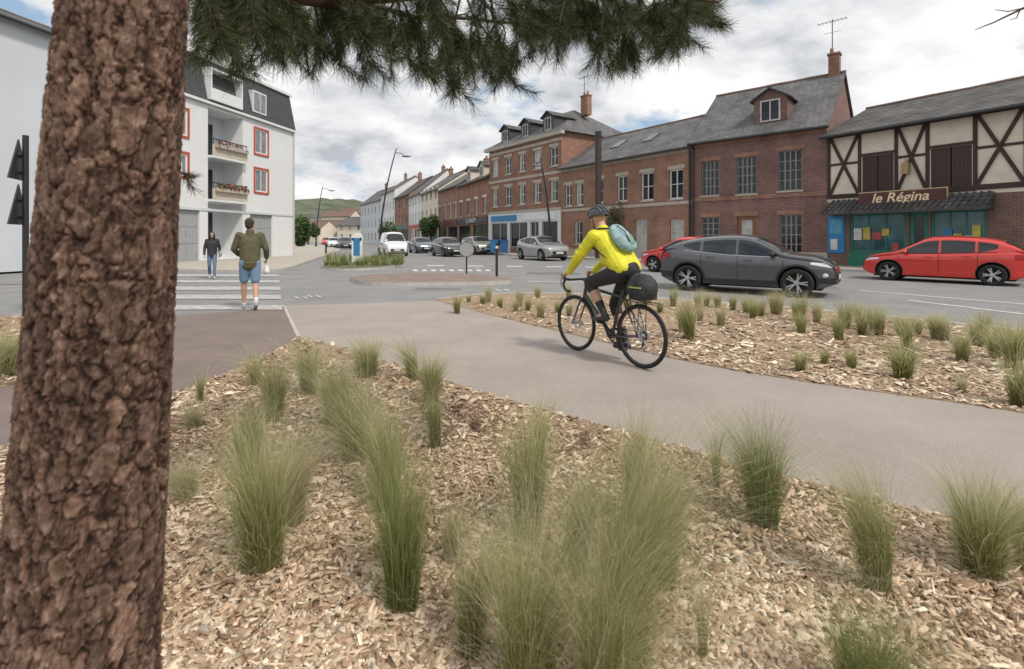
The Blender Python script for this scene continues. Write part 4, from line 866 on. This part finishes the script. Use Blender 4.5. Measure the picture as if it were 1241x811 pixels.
car('parked_car','bright red hatchback in front of the half-timbered cafe','car',13.9,16.0,rad(131),pr,HATCH)
car('parked_car','red car mostly hidden behind the dark grey crossover','car',7.25,20,rad(128),pr,HATCH)
car('parked_car','silver crossover parked by the tall brick block','car',1.9,31.5,rad(-62),ps,SUV,lod=1)
car('parked_car','black car second in the queue left of the round sign','car',-4.9,38,rad(-64),pk,HATCH,lod=1)
car('parked_car','light silver car directly behind the round sign','car',-2.9,42,rad(-64),ps,SUV,lod=1)
car('parked_car','blue-grey car next to the white van','car',-8.4,46,rad(-66),pb,HATCH,lod=1)
car('white_van','white van driving toward the camera beside the tall street lamp','van',-9.4,39,rad(-68),pw,VAN,lod=1,group=None,s=.95)
for px,Yd,pt,l_ in ((418,62,pk,'dark'),(404,70,pw,'white'),(410,84,ps,'silver'),(430,75,pb,'blue-grey'),(396,92,pr,'red')):
    car('parked_car','tiny distant %s car down the street at the left'%l_,'car',(px-CX)*Yd/F,Yd,rad(-68),pt,HATCH,lod=1)
# ---------------------------------------------------------------- bicycle
rA_=Vector((1.40,5.36,0)); fA_=Vector((.80,6.22,0)); hd=math.atan2(fA_.y-rA_.y,fA_.x-rA_.x)
bk=thing('bicycle','black drop-bar bicycle with a rear bag ridden along the cycle path','bicycle',(rA_.x,rA_.y,.008),hd)
RW=.345; WB=1.045; m_frame=mat('bike_frame_paint',(.03,.034,.038),.3,coat=.6); m_rim=mat('bike_rim',(.03,.03,.03),.4)
def bwheel(x):
    M_=Matrix.Translation((x,0,RW))@Matrix.Rotation(math.pi/2,4,'X')
    m=MB(); m.lathe([(.312,-.012),(.322,-.012),(.326,0),(.322,.012),(.312,.012),(.298,.009),(.296,0),(.298,-.009)],M_,56,closed=True); w=m.build('wheel',m_rim,bk,True)
    m=MB(); m.lathe([(.327+.0185*math.cos(a),.0195*math.sin(a)) for a in np.linspace(0,2*math.pi,10,endpoint=False)],M_,56,closed=True); m.build('tyre',rubber,w,True)
    m=MB()
    for k in range(28):
        a=2*math.pi*k/28; b=a+(.5 if k%4<2 else -.5); sg=.025 if k%2 else -.025
        m.tube([M_@Vector((.022*math.cos(b),.022*math.sin(b),sg)),M_@Vector((.298*math.cos(a),.298*math.sin(a),0))],.0017,4,False)
    m.build('spokes',silver,w); m=MB(); m.lathe([(.001,-.05),(.012,-.05),(.014,-.03),(.025,-.028),(.02,0),(.025,.028),(.014,.03),(.012,.05),(.001,.05)],M_,14)
    m.lathe([(.07,.034),(.07,.037),(.055,.037),(.055,.034)],M_,24,closed=True); m.build('hub',silver,w)
bwheel(0); bwheel(WB)
BBk=(.43,0,.275);ST=(.265,0,.83);HT=(.85,0,.84);HB=(.885,0,.70)
m=MB(); m.tube([BBk,ST],.018,10); m.tube([(.30,0,.74),(.852,0,.815)],.018,10); m.tube([BBk,(.88,0,.715)],.024,10); m.tube([HT,HB],.023,10)
for sg in (-1,1): m.tube([(.43,sg*.03,.275),(0,sg*.06,RW)],[.012,.008],8); m.tube([(.275,sg*.012,.76),(0,sg*.06,RW)],[.009,.008],8)
m.lathe([(.001,-.045),(.024,-.045),(.024,.045),(.001,.045)],Matrix.Translation(BBk)@Matrix.Rotation(math.pi/2,4,'X'),14)
m.build('frame',m_frame,bk,True,40)
m=MB(); m.tube([HB,(.895,0,.665)],.022,10)
for sg in (-1,1): m.tube([(.895,0,.67),(.90,sg*.05,.655),(.965,sg*.055,.52),(WB,sg*.055,RW)],[.016,.015,.012,.009],8)
m.build('fork',m_frame,bk,True)
m=MB(); m.tube([HT,(.845,0,.875),(.93,0,.90)],.015,8); m.build('stem',black,bk,True)
m=MB(); m.tube([(.93,-.20,.90),(.93,.2,.90)],.013,8)
for sg in (-1,1): m.tube([(.93,sg*.2,.90),(.97,sg*.21,.905),(1.01,sg*.212,.89),(1.035,sg*.215,.85),(1.01,sg*.22,.79),(.96,sg*.222,.765),(.91,sg*.225,.765)],.0155,8)
m.build('handlebar',black,bk,True)
for sg in (-1,1):
    m=MB(); m.tube([(1.0,sg*.212,.90),(1.045,sg*.212,.925),(1.07,sg*.212,.96)],[.017,.018,.012],8); m.tube([(1.06,sg*.212,.93),(1.085,sg*.215,.86),(1.06,sg*.22,.80)],.005,5); m.build('brake_lever',black,bk,True)
m=MB(); m.tube([ST,(.24,0,.92)],.0135,8); m.build('seat_post',black,bk,True)
m=MB(); m.ell((.15,0,.945),(.09,.07,.02)); m.ell((.27,0,.942),(.14,.03,.018)); m.build('saddle',black,bk,True)
cL=Vector((.06,0,.16))
m=MB(); m.lathe([(.095,.040),(.095,.044),(.07,.044),(.07,.040)],Matrix.Translation((BBk[0],-.005,BBk[2]))@Matrix.Rotation(math.pi/2,4,'X'),32,closed=True)
for k in range(5): a=k*1.2566; m.beam((BBk[0],-.047,BBk[2]),(BBk[0]+.075*math.cos(a),-.047,BBk[2]+.075*math.sin(a)),.014,.005,(0,1,0))
m.beam((BBk[0],.06,BBk[2]),(BBk[0]+cL.x,.075,BBk[2]+cL.z),.022,.012,(0,1,0)); m.beam((BBk[0],-.06,BBk[2]),(BBk[0]-cL.x,-.075,BBk[2]-cL.z),.022,.012,(0,1,0)); m.build('crankset',darkmetal,bk)
for sg in (-1,1):
    c=(BBk[0]+sg*cL.x,sg*.115,BBk[2]+sg*cL.z); m=MB(); m.box(c[0]-.04,c[0]+.04,c[1]-.035,c[1]+.035,c[2]-.009,c[2]+.009); m.build('pedal',black,bk)
m=MB(); m.tube([(BBk[0],-.045,BBk[2]+.092),(0,-.045,RW+.035)],.004,4); m.tube([(BBk[0],-.045,BBk[2]-.092),(.03,-.045,.2),(0,-.045,RW-.06)],.004,4); m.build('chain',darkmetal,bk)
m=MB(); m.tube([(.02,-.05,RW-.04),(.03,-.055,.22),(.05,-.055,.19)],[.014,.012,.01],6); m.lathe([(.05,.036),(.05,.05),(.02,.05),(.02,.036)],Matrix.Translation((0,-.005,RW))@Matrix.Rotation(math.pi/2,4,'X'),20,closed=True); m.build('derailleur',darkmetal,bk,True)
m=MB()
for sg in (-1,1):
    m.tube([(0,sg*.065,RW),(-.02,sg*.06,.70),(.22,sg*.05,.74)],.005,5); m.tube([(0,sg*.065,RW),(.10,sg*.06,.71)],.005,5); m.tube([(-.22,sg*.055,.71),(.22,sg*.055,.72)],.005,5)
m.build('rear_rack',darkmetal,bk,True)
m=MB(); m.lathe([(.001,0),(.034,.003),(.036,.14),(.02,.17),(.02,.19),(.001,.19)],Matrix.Translation((.60,0,.42))@Matrix.Rotation(rad(42),4,'Y'),14); m.build('water_bottle',mat('bottle',(.10,.11,.12),.4),bk,True)
bagm=mat('black_bag_fabric',(.028,.029,.032),.7,var=.3,scale=20,bump=.5,bscale=15)
bg_=thing('pannier_bag','black bag with pale green trim strapped on the rear rack of the bicycle','bag',(rA_.x,rA_.y,.008),hd)
m=MB(); m.ell((-.03,0,.88),(.165,.14,.135)); m.ell((-.10,.03,.87),(.11,.13,.12)); m.ell((.05,0,.90),(.10,.12,.13)); m.box(-.14,.10,-.09,.09,.745,.86); m.ell((-.08,.10,.83),(.09,.07,.085)); m.ell((.04,.10,.86),(.08,.06,.08)); m.ell((-.02,0,.985),(.12,.08,.035)); blob(m,'bag_body',bagm,bg_,.010,2)
m=MB(); m.lathe([(.148,-.012),(.152,-.012),(.152,.012),(.148,.012)],Matrix.Translation((-.02,0,.87))@Matrix.Rotation(math.pi/2,4,'Y'),24,closed=True)
m.build('strap',darkmetal,bg_); m=MB(); m.box(-.13,.03,.158,.168,.875,.890); m.build('reflective_trim',mat('lime_trim',(.35,.5,.12),.5),bg_)
# ---------------------------------------------------------------- people
def hand(m,w,d,nrm,side,curl=.7):
    w=Vector(w);d=Vector(d).normalized();nrm=Vector(nrm); nrm=(nrm-d*nrm.dot(d)).normalized(); lat=d.cross(nrm)*side
    m.capsule(w,.024,w+d*.03,.026); 
    for k,l_ in zip(range(4),(.068,.076,.071,.055)):
        o=lat*(-.030+.02*k); b=w+d*.075+o*1.; m.capsule(w+d*.03+o*.6,.0135,b,.0105,8)
        d1=(d*math.cos(curl*.6)-nrm*math.sin(curl*.6)); p1=b+d1*l_*.5; d2=(d*math.cos(curl*1.7)-nrm*math.sin(curl*1.7)); p2=p1+d2*l_*.5
        m.capsule(b,.0095,p1,.009,8); m.capsule(p1,.009,p2,.0075,8)
    tb=w+d*.025-lat*.026; t1=tb+(d*.6-lat*.7-nrm*.35).normalized()*.038; t2=t1+(d*.85-nrm*.5-lat*.1).normalized()*.032
    m.capsule(tb,.014,t1,.011,8); m.capsule(t1,.011,t2,.008,8)
def head(m,c,fw,up_=(0,0,1)):
    c=Vector(c);fw=Vector(fw).normalized();u=Vector(up_);u=(u-fw*u.dot(fw)).normalized();l=u.cross(fw)
    M_=Matrix((fw,l,u)).transposed()
    m.ell(c+u*.012,(.098,.076,.105),M_); m.ell(c+fw*.028-u*.045,(.062,.056,.062),M_)
    m.capsule(c+fw*.088+u*.012,.009,c+fw*.108-u*.016,.013,8); m.capsule(c+fw*.070-u*.052+l*.02,.011,c+fw*.070-u*.052-l*.02,.011,8)
    for sg in (-1,1): m.ell(c+l*sg*.076-fw*.008-u*.004,(.02,.009,.03),M_)
def eyes(c,fw,parent):
    c=Vector(c);fw=Vector(fw).normalized();u=Vector((0,0,1));u=(u-fw*u.dot(fw)).normalized();l=u.cross(fw); m=MB()
    for sg in (-1,1): m.ell(c+fw*.086+l*sg*.032+u*.012,(.012,.013,.008))
    m.build('eyes',mat('eye',(.05,.035,.03),.2),parent,True)
    m=MB()
    for sg in (-1,1): m.capsule(c+fw*.092+l*sg*.018+u*.032,.004,c+fw*.084+l*sg*.048+u*.030,.003,6)
    m.build('eyebrows',mat('brow',(.04,.025,.02),.8),parent,True)
def shoe(m,ank,d):
    a=Vector(ank);d=Vector(d).normalized()
    m.capsule(a+Vector((0,0,-.01)),.042,a-d*.035+Vector((0,0,-.052)),.036); m.capsule(a-d*.04+Vector((0,0,-.055)),.036,a+d*.09+Vector((0,0,-.060)),.040); m.capsule(a+d*.07+Vector((0,0,-.058)),.040,a+d*.16+Vector((0,0,-.066)),.030)
cy_=thing('person','cyclist in yellow-green jacket, black tights and dark helmet riding away along the path','person',(rA_.x,rA_.y,.008),hd)
hip=Vector((.22,0,1.07)); chest=Vector((.48,0,1.38)); nk=Vector((.58,0,1.50)); hc=Vector((.655,0,1.635)); look=Vector((1,.12,-.08))
shl={s:Vector((.535,s*.19,1.43)) for s in(-1,1)}; elb={s:Vector((.73,s*.26,1.17)) for s in(-1,1)}; wr={s:Vector((.945,s*.213,.985)) for s in(-1,1)}
hj={s:Vector((.24,s*.09,1.02)) for s in(-1,1)}; kn={1:Vector((.665,.125,.88)),-1:Vector((.50,-.12,.62))}; an={1:Vector((.44,.115,.545)),-1:Vector((.33,-.115,.225))}
def torso(m,k):
    for s in (-1,1): m.capsule(hip+Vector((0,s*.08,0)),.112*k,chest+Vector((0,s*.085,0)),.115*k); m.capsule(chest+Vector((0,s*.06,.0)),.112*k,shl[s]*1.,.068*k)
    m.capsule(hip,.13*k,chest,.13*k)
m=MB(); torso(m,.9); m.capsule(chest,.08,nk,.064); m.capsule(nk,.062,hc,.058); head(m,hc,look)
for s in (-1,1):
    m.capsule(shl[s],.055,elb[s],.043); m.capsule(elb[s],.043,wr[s],.028); hand(m,wr[s],(.95,0,-.12),(0,s*.35,1),s,1.25)
    m.capsule(hj[s],.095,kn[s],.062); m.capsule(kn[s],.06,kn[s].lerp(an[s],.35),.062); m.capsule(kn[s].lerp(an[s],.35),.062,an[s],.036)
    m.capsule(an[s],.034,an[s]+Vector((.1,0,-.06)),.03)
blob(m,'body',skin,cy_,.007)
eyes(hc,look,cy_)
m=MB(); torso(m,1.07); m.capsule(chest,.11,nk,.076)
for s in (-1,1):
    m.capsule(shl[s],.076,elb[s],.062); m.capsule(elb[s],.062,wr[s]-Vector((.02,0,-.015)),.040)
    for q in (.3,.55,.8): c=shl[s].lerp(elb[s],q); m.ell(c+Vector((.01,0,.01)),(.052,.076,.032),Matrix.Rotation(rad(-35),3,'Y'))
    for q in (.2,.5): c=elb[s].lerp(wr[s],q); m.ell(c,(.028,.066-.014*q,.056),Matrix.Rotation(rad(-40),3,'Y'))
m.ell((.36,0,1.17),(.16,.18,.14)); m.ell((.26,0,1.09),(.15,.18,.08),Matrix.Rotation(rad(-30),3,'Y')); m.ell((.44,0,1.22),(.11,.165,.14))
jk=mat('yellow_green_jacket',(.70,.66,.03),.6,var=.12,scale=6,bump=1.,bscale=11)
blob(m,'jacket',jk,cy_,.008,2)
m=MB()
for s in (-1,1):
    m.capsule(hip+Vector((0,s*.065,-.02)),.125,hj[s],.115); m.capsule(hj[s],.112,kn[s],.071); m.capsule(kn[s],.071,kn[s].lerp(an[s],.25),.067)
m.capsule(hip+Vector((-.03,0,-.02)),.13,hip+Vector((.08,0,.04)),.13); blob(m,'tights',mat('black_tights',(.018,.018,.02),.7,bump=.3,bscale=10),cy_,.009)
for s in (-1,1):
    m=MB(); m.capsule(an[s]+(kn[s]-an[s])*.38,.052,an[s],.040,12); blob(m,'sock',black,cy_,.008)
    m=MB(); shoe(m,an[s],(1,0,-.12)); blob(m,'shoe',mat('dark_shoe',(.03,.03,.033),.5),cy_,.008)
M_=Matrix.Rotation(rad(8),3,'Y'); m=MB(); c=hc+Vector((-.008,0,.045))
prof=[(math.cos(rad(a)),math.sin(rad(a))) for a in (-8,0,15,30,45,60,75,89)]
T=Matrix.Translation(c)@M_.to_4x4()@Matrix.Diagonal((.138,.103,.108,1)); m.lathe(prof,T,28)
T2=Matrix.Translation(c)@M_.to_4x4()@Matrix.Diagonal((.124,.090,.097,1)); m.lathe(prof,T2,28)
he=m.build('helmet',mat('helmet_dark',(.04,.045,.06),.3,coat=.6),cy_,True)
for yy in (-.068,-.036,0,.036,.068):
    k=math.sqrt(max(0,1-(yy/.105)**2)); pts=[c+M_@Vector((.145*k*math.cos(rad(a)),yy,.115*k*math.sin(rad(a)))) for a in range(5,176,12)]; m=MB(); m.tube(pts,.009,6); m.build('helmet_rib',mat('helmet_grey',(.10,.11,.13),.35),he,True)
for s in (-1,1):
    m=MB(); m.tube([hc+Vector((.02,s*.088,.03)),hc+Vector((.01,s*.08,-.04)),hc+Vector((.035,s*.03,-.115))],.005,5); m.build('helmet_strap',black,he)
bp=thing('backpack','turquoise and grey backpack worn on the back of the cyclist','backpack',(rA_.x,rA_.y,.008),hd)
ax=(chest-hip).normalized(); bn=Vector((-ax.z,0,ax.x)); M_=Matrix((ax,Vector((0,1,0)),bn)).transposed(); c=hip+(chest-hip)*.70+bn*.175
m=MB(); m.ell(c,(.19,.14,.075),M_); m.ell(c-ax*.06+bn*.015,(.14,.135,.085),M_); m.ell(c+ax*.10,(.11,.12,.06),M_); blob(m,'bag_body',mat('turquoise_fabric',(.26,.40,.41),.6,var=.25,scale=14,bump=.5,bscale=12),bp,.009)
m=MB(); m.ell(c-ax*.07+bn*.045,(.10,.095,.06),M_); blob(m,'front_pocket',mat('grey_green_fabric',(.17,.27,.22),.6,var=.25,scale=14),bp,.009)
m=MB(); m.tube([c+ax*.18+bn*.02+Vector((0,.04,0)),c+ax*.2+bn*.06,c+ax*.18+bn*.02-Vector((0,.04,0))],.006,6); m.build('handle',black,bp,True)
for yy in (-.05,.05): m=MB(); m.tube([c-ax*.12+bn*.100+Vector((0,yy,0)),c+ax*.02+bn*.108+Vector((0,yy,0)),c+ax*.14+bn*.065+Vector((0,yy,0))],.006,5); m.build('compression_strap',darkmetal,bp,True)
for s in (-1,1):
    m=MB(); m.tube([c+ax*.15+Vector((0,s*.07,0)),shl[s]+Vector((-.01,-s*.07,.085)),shl[s]+Vector((.085,-s*.055,-.01)),shl[s]+Vector((.04,-s*.01,-.13)),hip+(chest-hip)*.35+Vector((0,s*.19,-.0))],.013,6); m.build('shoulder_strap',black,bp,True)
def walker(label,x,y,ang,h,cl,look=(1,0,0),arms=None,stride=1.,hairlong=False,zg=.013,slim=1.):
    t=thing('person',label,'person',(x,y,zg),ang); s_=h/1.78; t.scale=(s_,s_*slim,s_)
    pel=Vector((0,0,.95)); ch=Vector((.015,0,1.32)); nk=Vector((.01,0,1.49)); hc=Vector((.035,0,1.645))
    sh={s:Vector((.0,s*.185,1.43)) for s in(-1,1)}; kn={1:Vector((.15*stride,.095,.51)),-1:Vector((.03,-.095,.50))}; an={1:Vector((.24*stride,.09,.095)),-1:Vector((-.20*stride,-.09,.145))}
    arms=arms or {1:((-.06,.27,1.15),(.02,.27,.90)),-1:((-.03,-.26,1.15),(.06,-.27,.90))}
    def tor(m,k):
        for s in (-1,1): m.capsule(pel+Vector((0,s*.06,0)),.10*k,ch+Vector((0,s*.07,0)),.105*k); m.capsule(ch+Vector((0,s*.06,.02)),.09*k,sh[s],.062*k)
    m=MB(); tor(m,.9); m.capsule(ch,.08,nk,.06); m.capsule(nk,.055,hc,.055); head(m,hc,look)
    for s in (-1,1):
        e,w=map(Vector,arms[s]); m.capsule(sh[s],.05,e,.04); m.capsule(e,.04,w,.026); hand(m,w,(w-e),(0,s,0) ,s,.8)
        m.capsule((0,s*.085,.93),.085,kn[s],.054); m.capsule(kn[s],.052,kn[s].lerp(an[s],.3),.056); m.capsule(kn[s].lerp(an[s],.3),.056,an[s],.034); m.capsule(an[s],.033,an[s]+Vector((.1,0,-.05)),.03)
    blob(m,'body',skin,t,.008); eyes(hc,look,t)
    m=MB(); tor(m,1.18); m.capsule(ch,.10,nk+Vector((0,0,.01)),.075); m.capsule((0,0,.88),.13,ch,.12)
    for s in (-1,1):
        e,w=map(Vector,arms[s]); m.capsule(sh[s],.07,e,.058); m.capsule(e,.058,e.lerp(w,.92),.045); m.capsule((0,s*.06,.86),.11,(0,s*.07,1.2),.115)
        for q in (.4,.75): m.ell(sh[s].lerp(e,q),(.066,.070,.03))
    m.ell((0,0,.90),(.135,.185,.035)); m.ell((0,0,1.02),(.13,.18,.04))
    blob(m,'jacket',cl[0],t,.010,2)
    m=MB()
    for s in (-1,1):
        k=kn[s]; hp=Vector((0,s*.085,.92))
        if cl[3]: m.capsule(hp,.108,hp.lerp(k,.82),.088)
        else: m.capsule(hp,.10,k,.066); m.capsule(k,.066,an[s]+Vector((0,0,.02)),.05)
    m.capsule((0,-.05,.9),.115,(0,.05,.9),.115); blob(m,'shorts' if cl[3] else 'trousers',cl[1],t,.010)
    for s in (-1,1):
        m=MB(); shoe(m,an[s],(1,0,0) if s>0 else (.93,0,-.36)); blob(m,'shoe',cl[2],t,.008)
        if cl[3]: m=MB(); m.capsule(an[s]+Vector((0,0,.07)),.042,an[s],.04,10); blob(m,'sock',white,t,.008)
    fw=Vector(look).normalized(); m=MB(); m.ell(hc-fw*.018+Vector((0,0,.035)),(.102,.086,.098)); 
    if hairlong:
        m.ell(hc-fw*.05+Vector((0,0,-.06)),(.08,.10,.17))
        for s in (-1,1): m.capsule(hc+Vector((.03,s*.075,.03)),.03,hc+Vector((.03,s*.09,-.17)),.035)
    else: m.ell(hc-fw*.035+Vector((0,0,-.015)),(.078,.074,.08))
    blob(m,'hair',cl[4],t,.008); return t
denim=mat('blue_denim',(.10,.17,.27),.8,var=.15,scale=12); hair=mat('dark_hair',(.05,.032,.022),.8,var=.3,scale=40,bump=.5); hair2=mat('black_hair',(.012,.010,.010),.7,var=.3,scale=40,bump=.5)
mx,my=G(303,376); ma=rad(122)
walker('man in olive jacket and blue shorts walking away at the zebra crossing',mx,my,ma,1.80,(mat('olive_jacket',(.10,.092,.05),.8,var=.2,bump=.7,bscale=12),mat('blue_shorts',(.17,.28,.42),.8,bump=.4,bscale=14),mat('grey_shoe',(.30,.30,.31),.6),True,hair),look=(.9,-.5,0),arms={1:((.05,.27,1.17),(.20,.17,1.05)),-1:((-.02,-.28,1.16),(.12,-.30,.99))},stride=.9)
ub=thing('carrier_bag','small white bag hanging from the right hand of the man in the olive jacket','bag',(mx,my,.013),ma); m=MB()
q=Vector((.17,-.31,.80)); m.capsule(q+Vector((0,0,-.07)),.06,q+Vector((0,0,.02)),.035); m.ell(q+Vector((.02,.01,-.07)),(.075,.045,.08)); blob(m,'bag_body',white,ub,.008); m=MB(); m.tube([q+Vector((-.02,0,.03)),q+Vector((0,0,.12)),q+Vector((.02,0,.03))],.006,6); m.build('handle',white,ub,True)
wx,wy=G(257,338)
walker('woman in dark jacket and jeans walking across the zebra toward the camera',wx,wy,rad(-60),1.62,(mat('navy_jacket',(.03,.032,.04),.8),denim,mat('white_shoe',(.5,.5,.5),.6),False,hair2),look=(1,0,0),hairlong=True,slim=.92)
hb=thing('handbag','pale shoulder bag hanging at the side of the woman in the dark jacket','handbag',(wx,wy,.013),rad(-60)); m=MB(); m.ell((.1,.25,.85),(.13,.05,.11)); m.build('bag_body',mat('pale_bag',(.4,.36,.33),.6),hb,True); m=MB(); m.tube([(.02,.26,.92),(0,.15,1.38),(.12,-.02,1.2),(.18,.22,.92)],.008,5); m.build('strap',black,hb,True)
# ---------------------------------------------------------------- street furniture
def lamp(label,px,Yd,h,lean,arm,sz=1.):
    x=(px-CX)*Yd/F; t=thing('street_lamp',label,'street lamp',(x,Yd,0),0,'tall curved street lamps'); m=MB()
    pts=[(lean*(k/10)**1.8,0,h*k/10) for k in range(11)]; m.tube(pts,list(np.linspace(.11,.05,11)),10); m.lathe([(.001,0),(.2,0),(.18,.35),(.11,.4)],None,12); m.build('pole',darkmetal,t,True)
    m=MB(); m.tube([(lean*.93,0,h*.96),(lean+arm*.5,0,h*.955),(lean+arm*.8,0,h*.93)],.035,6); m.build('arm',darkmetal,t,True)
    m=MB(); m.ell((lean+arm,0,h*.925),(.5*sz,.2*sz,.09*sz)); m.build('lamp_head',mat('lamp_metal',(.2,.2,.21),.4,metal=.5),t,True)
lamp('tall curved street lamp beside the white van',460,50,10.4,1.7,1.0)
lamp('smaller far curved street lamp near the distant houses',383,75,9.2,1.0,1.4)
lamp('street lamp in front of the tall brick block leaning left',668,36,7.2,-.8,-.35,.8)
def post(name,label,cat,px,base,h,r,m_):
    x,y=G(px,base); t=thing(name,label,cat,(x,y,0)); m=MB(); m.lathe([(.001,0),(r,0),(r,h-r*.3),(r*.7,h),(.001,h)],None,14); m.build('post',m_,t,True,40); return t
x_=(725-CX)*31/F; t=thing('steel_mast','tall dark brown steel mast rising behind the cyclist','mast',(x_,31,0)); m=MB(); m.lathe([(.001,0),(.2,0),(.2,8.0),(.001,8.0)],None,14); m.build('post',mat('rust_brown',(.05,.03,.028),.6),t,True,40); m=MB(); m.lathe([(.205,7.6),(.21,8.05),(.001,8.1)],None,14); m.build('cap',darkmetal,t)
t=post('bollard','slim black bollard right of the round sign on the island','bollard',602,338,1.25,.045,black); m=MB(); m.lathe([(.047,1.05),(.047,1.13)],None,14); m.build('band',white,t)
t=post('road_sign','round sign seen from behind on a short post','road sign',565.5,334,.75,.03,darkmetal)
m=MB(); Mx=Matrix.Translation((0,-.04,.98))@Matrix.Rotation(math.pi/2,4,'X'); m.lathe([(.001,-.015),(.27,-.015),(.28,0),(.27,.015),(.001,.015)],Mx,28); m.build('sign_disc',mat('sign_face',(.32,.32,.32),.5),t,True,40); m=MB(); m.lathe([(.275,-.02),(.29,-.02),(.29,.02),(.275,.02)],Mx,28,closed=True); m.build('sign_rim',darkmetal,t)
x,y=G(433,320); t=thing('information_totem','white and blue rounded totem on the planted island','totem',(x,y,.1)); m=MB(); m.box(-.27,.27,-.1,.1,0,1.3); m.lathe([(.001,-.1),(.27,-.1),(.27,.1),(.001,.1)],Matrix.Translation((0,0,1.3))@Matrix.Rotation(math.pi/2,4,'X'),24); m.build('panel',white,t); m=MB(); m.box(-.17,.17,-.113,-.101,.35,1.3); m.build('blue_face',m_blue,t)
def bin_(label,px,Yd,mm):
    x=(px-CX)*Yd/F; t=thing('wheelie_bin',label,'bin',(x,Yd,.12),0,'bins by the tall brick block'); m=MB(); m.add([(-.27,-.3,.08),(.27,-.3,.08),(.27,.3,.08),(-.27,.3,.08),(-.33,-.36,1.05),(.33,-.36,1.05),(.33,.36,1.05),(-.33,.36,1.05)],[(0,1,5,4),(1,2,6,5),(2,3,7,6),(3,0,4,7),(4,5,6,7),(3,2,1,0)]); m.build('tub',mm,t)
    m=MB(); m.box(-.36,.36,-.4,.38,1.053,1.13); m.build('lid',mm,t)
    for s in (-1,1): m=MB(); m.lathe([(.001,-.03),(.1,-.03),(.1,.03),(.001,.03)],Matrix.Translation((s*.3,.3,.1))@Matrix.Rotation(math.pi/2,4,'Y'),14); m.build('wheel',rubber,t)
bin_('left blue wheelie bin in front of the white shopfront',599,40,m_blue); bin_('right darker blue wheelie bin in front of the white shopfront',611,39.5,mat('navy_bin',(.03,.10,.28),.5))
x,y=G(31,384); t=thing('road_sign','black sign post with two dark triangular sign backs left of the pine','road sign',(x,y,0),0); m=MB(); m.tube([(0,0,0),(0,0,3.25)],.045,10); m.build('post',black,t,True,40)
for zc in (2.75,1.95):
    m=MB(); a=rad(116); d=Vector((math.cos(a),math.sin(a),0)); o_=Vector((-.08,-.05,0))
    p=[o_+Vector((0,0,zc+.42)),o_+Vector((0,0,zc-.3))+d*.4,o_+Vector((0,0,zc-.3))-d*.4]; nn=Vector((-d.y,d.x,0))*.012
    m.add([q+nn for q in p]+[q-nn for q in p],[(0,1,2),(5,4,3),(0,3,4,1),(1,4,5,2),(2,5,3,0)])
    m.box(-.1,.0,-.02,.02,zc-.2,zc-.15); m.box(-.1,0,-.02,.02,zc+.1,zc+.15); m.build('sign_panel',black,t)
for i,(px,py) in enumerate(((338,312),(348,311),(395,309))):
    x,y=G(px,py); t=thing('bollard','small grey bollard on the plaza, %s from the left'%ordn(i),'bollard',(x,y,.1),0,'grey plaza bollards'); m=MB(); m.lathe([(.001,0),(.07,0),(.07,.8),(.04,.88),(.001,.9)],None,12); m.build('post',darkmetal,t,True)
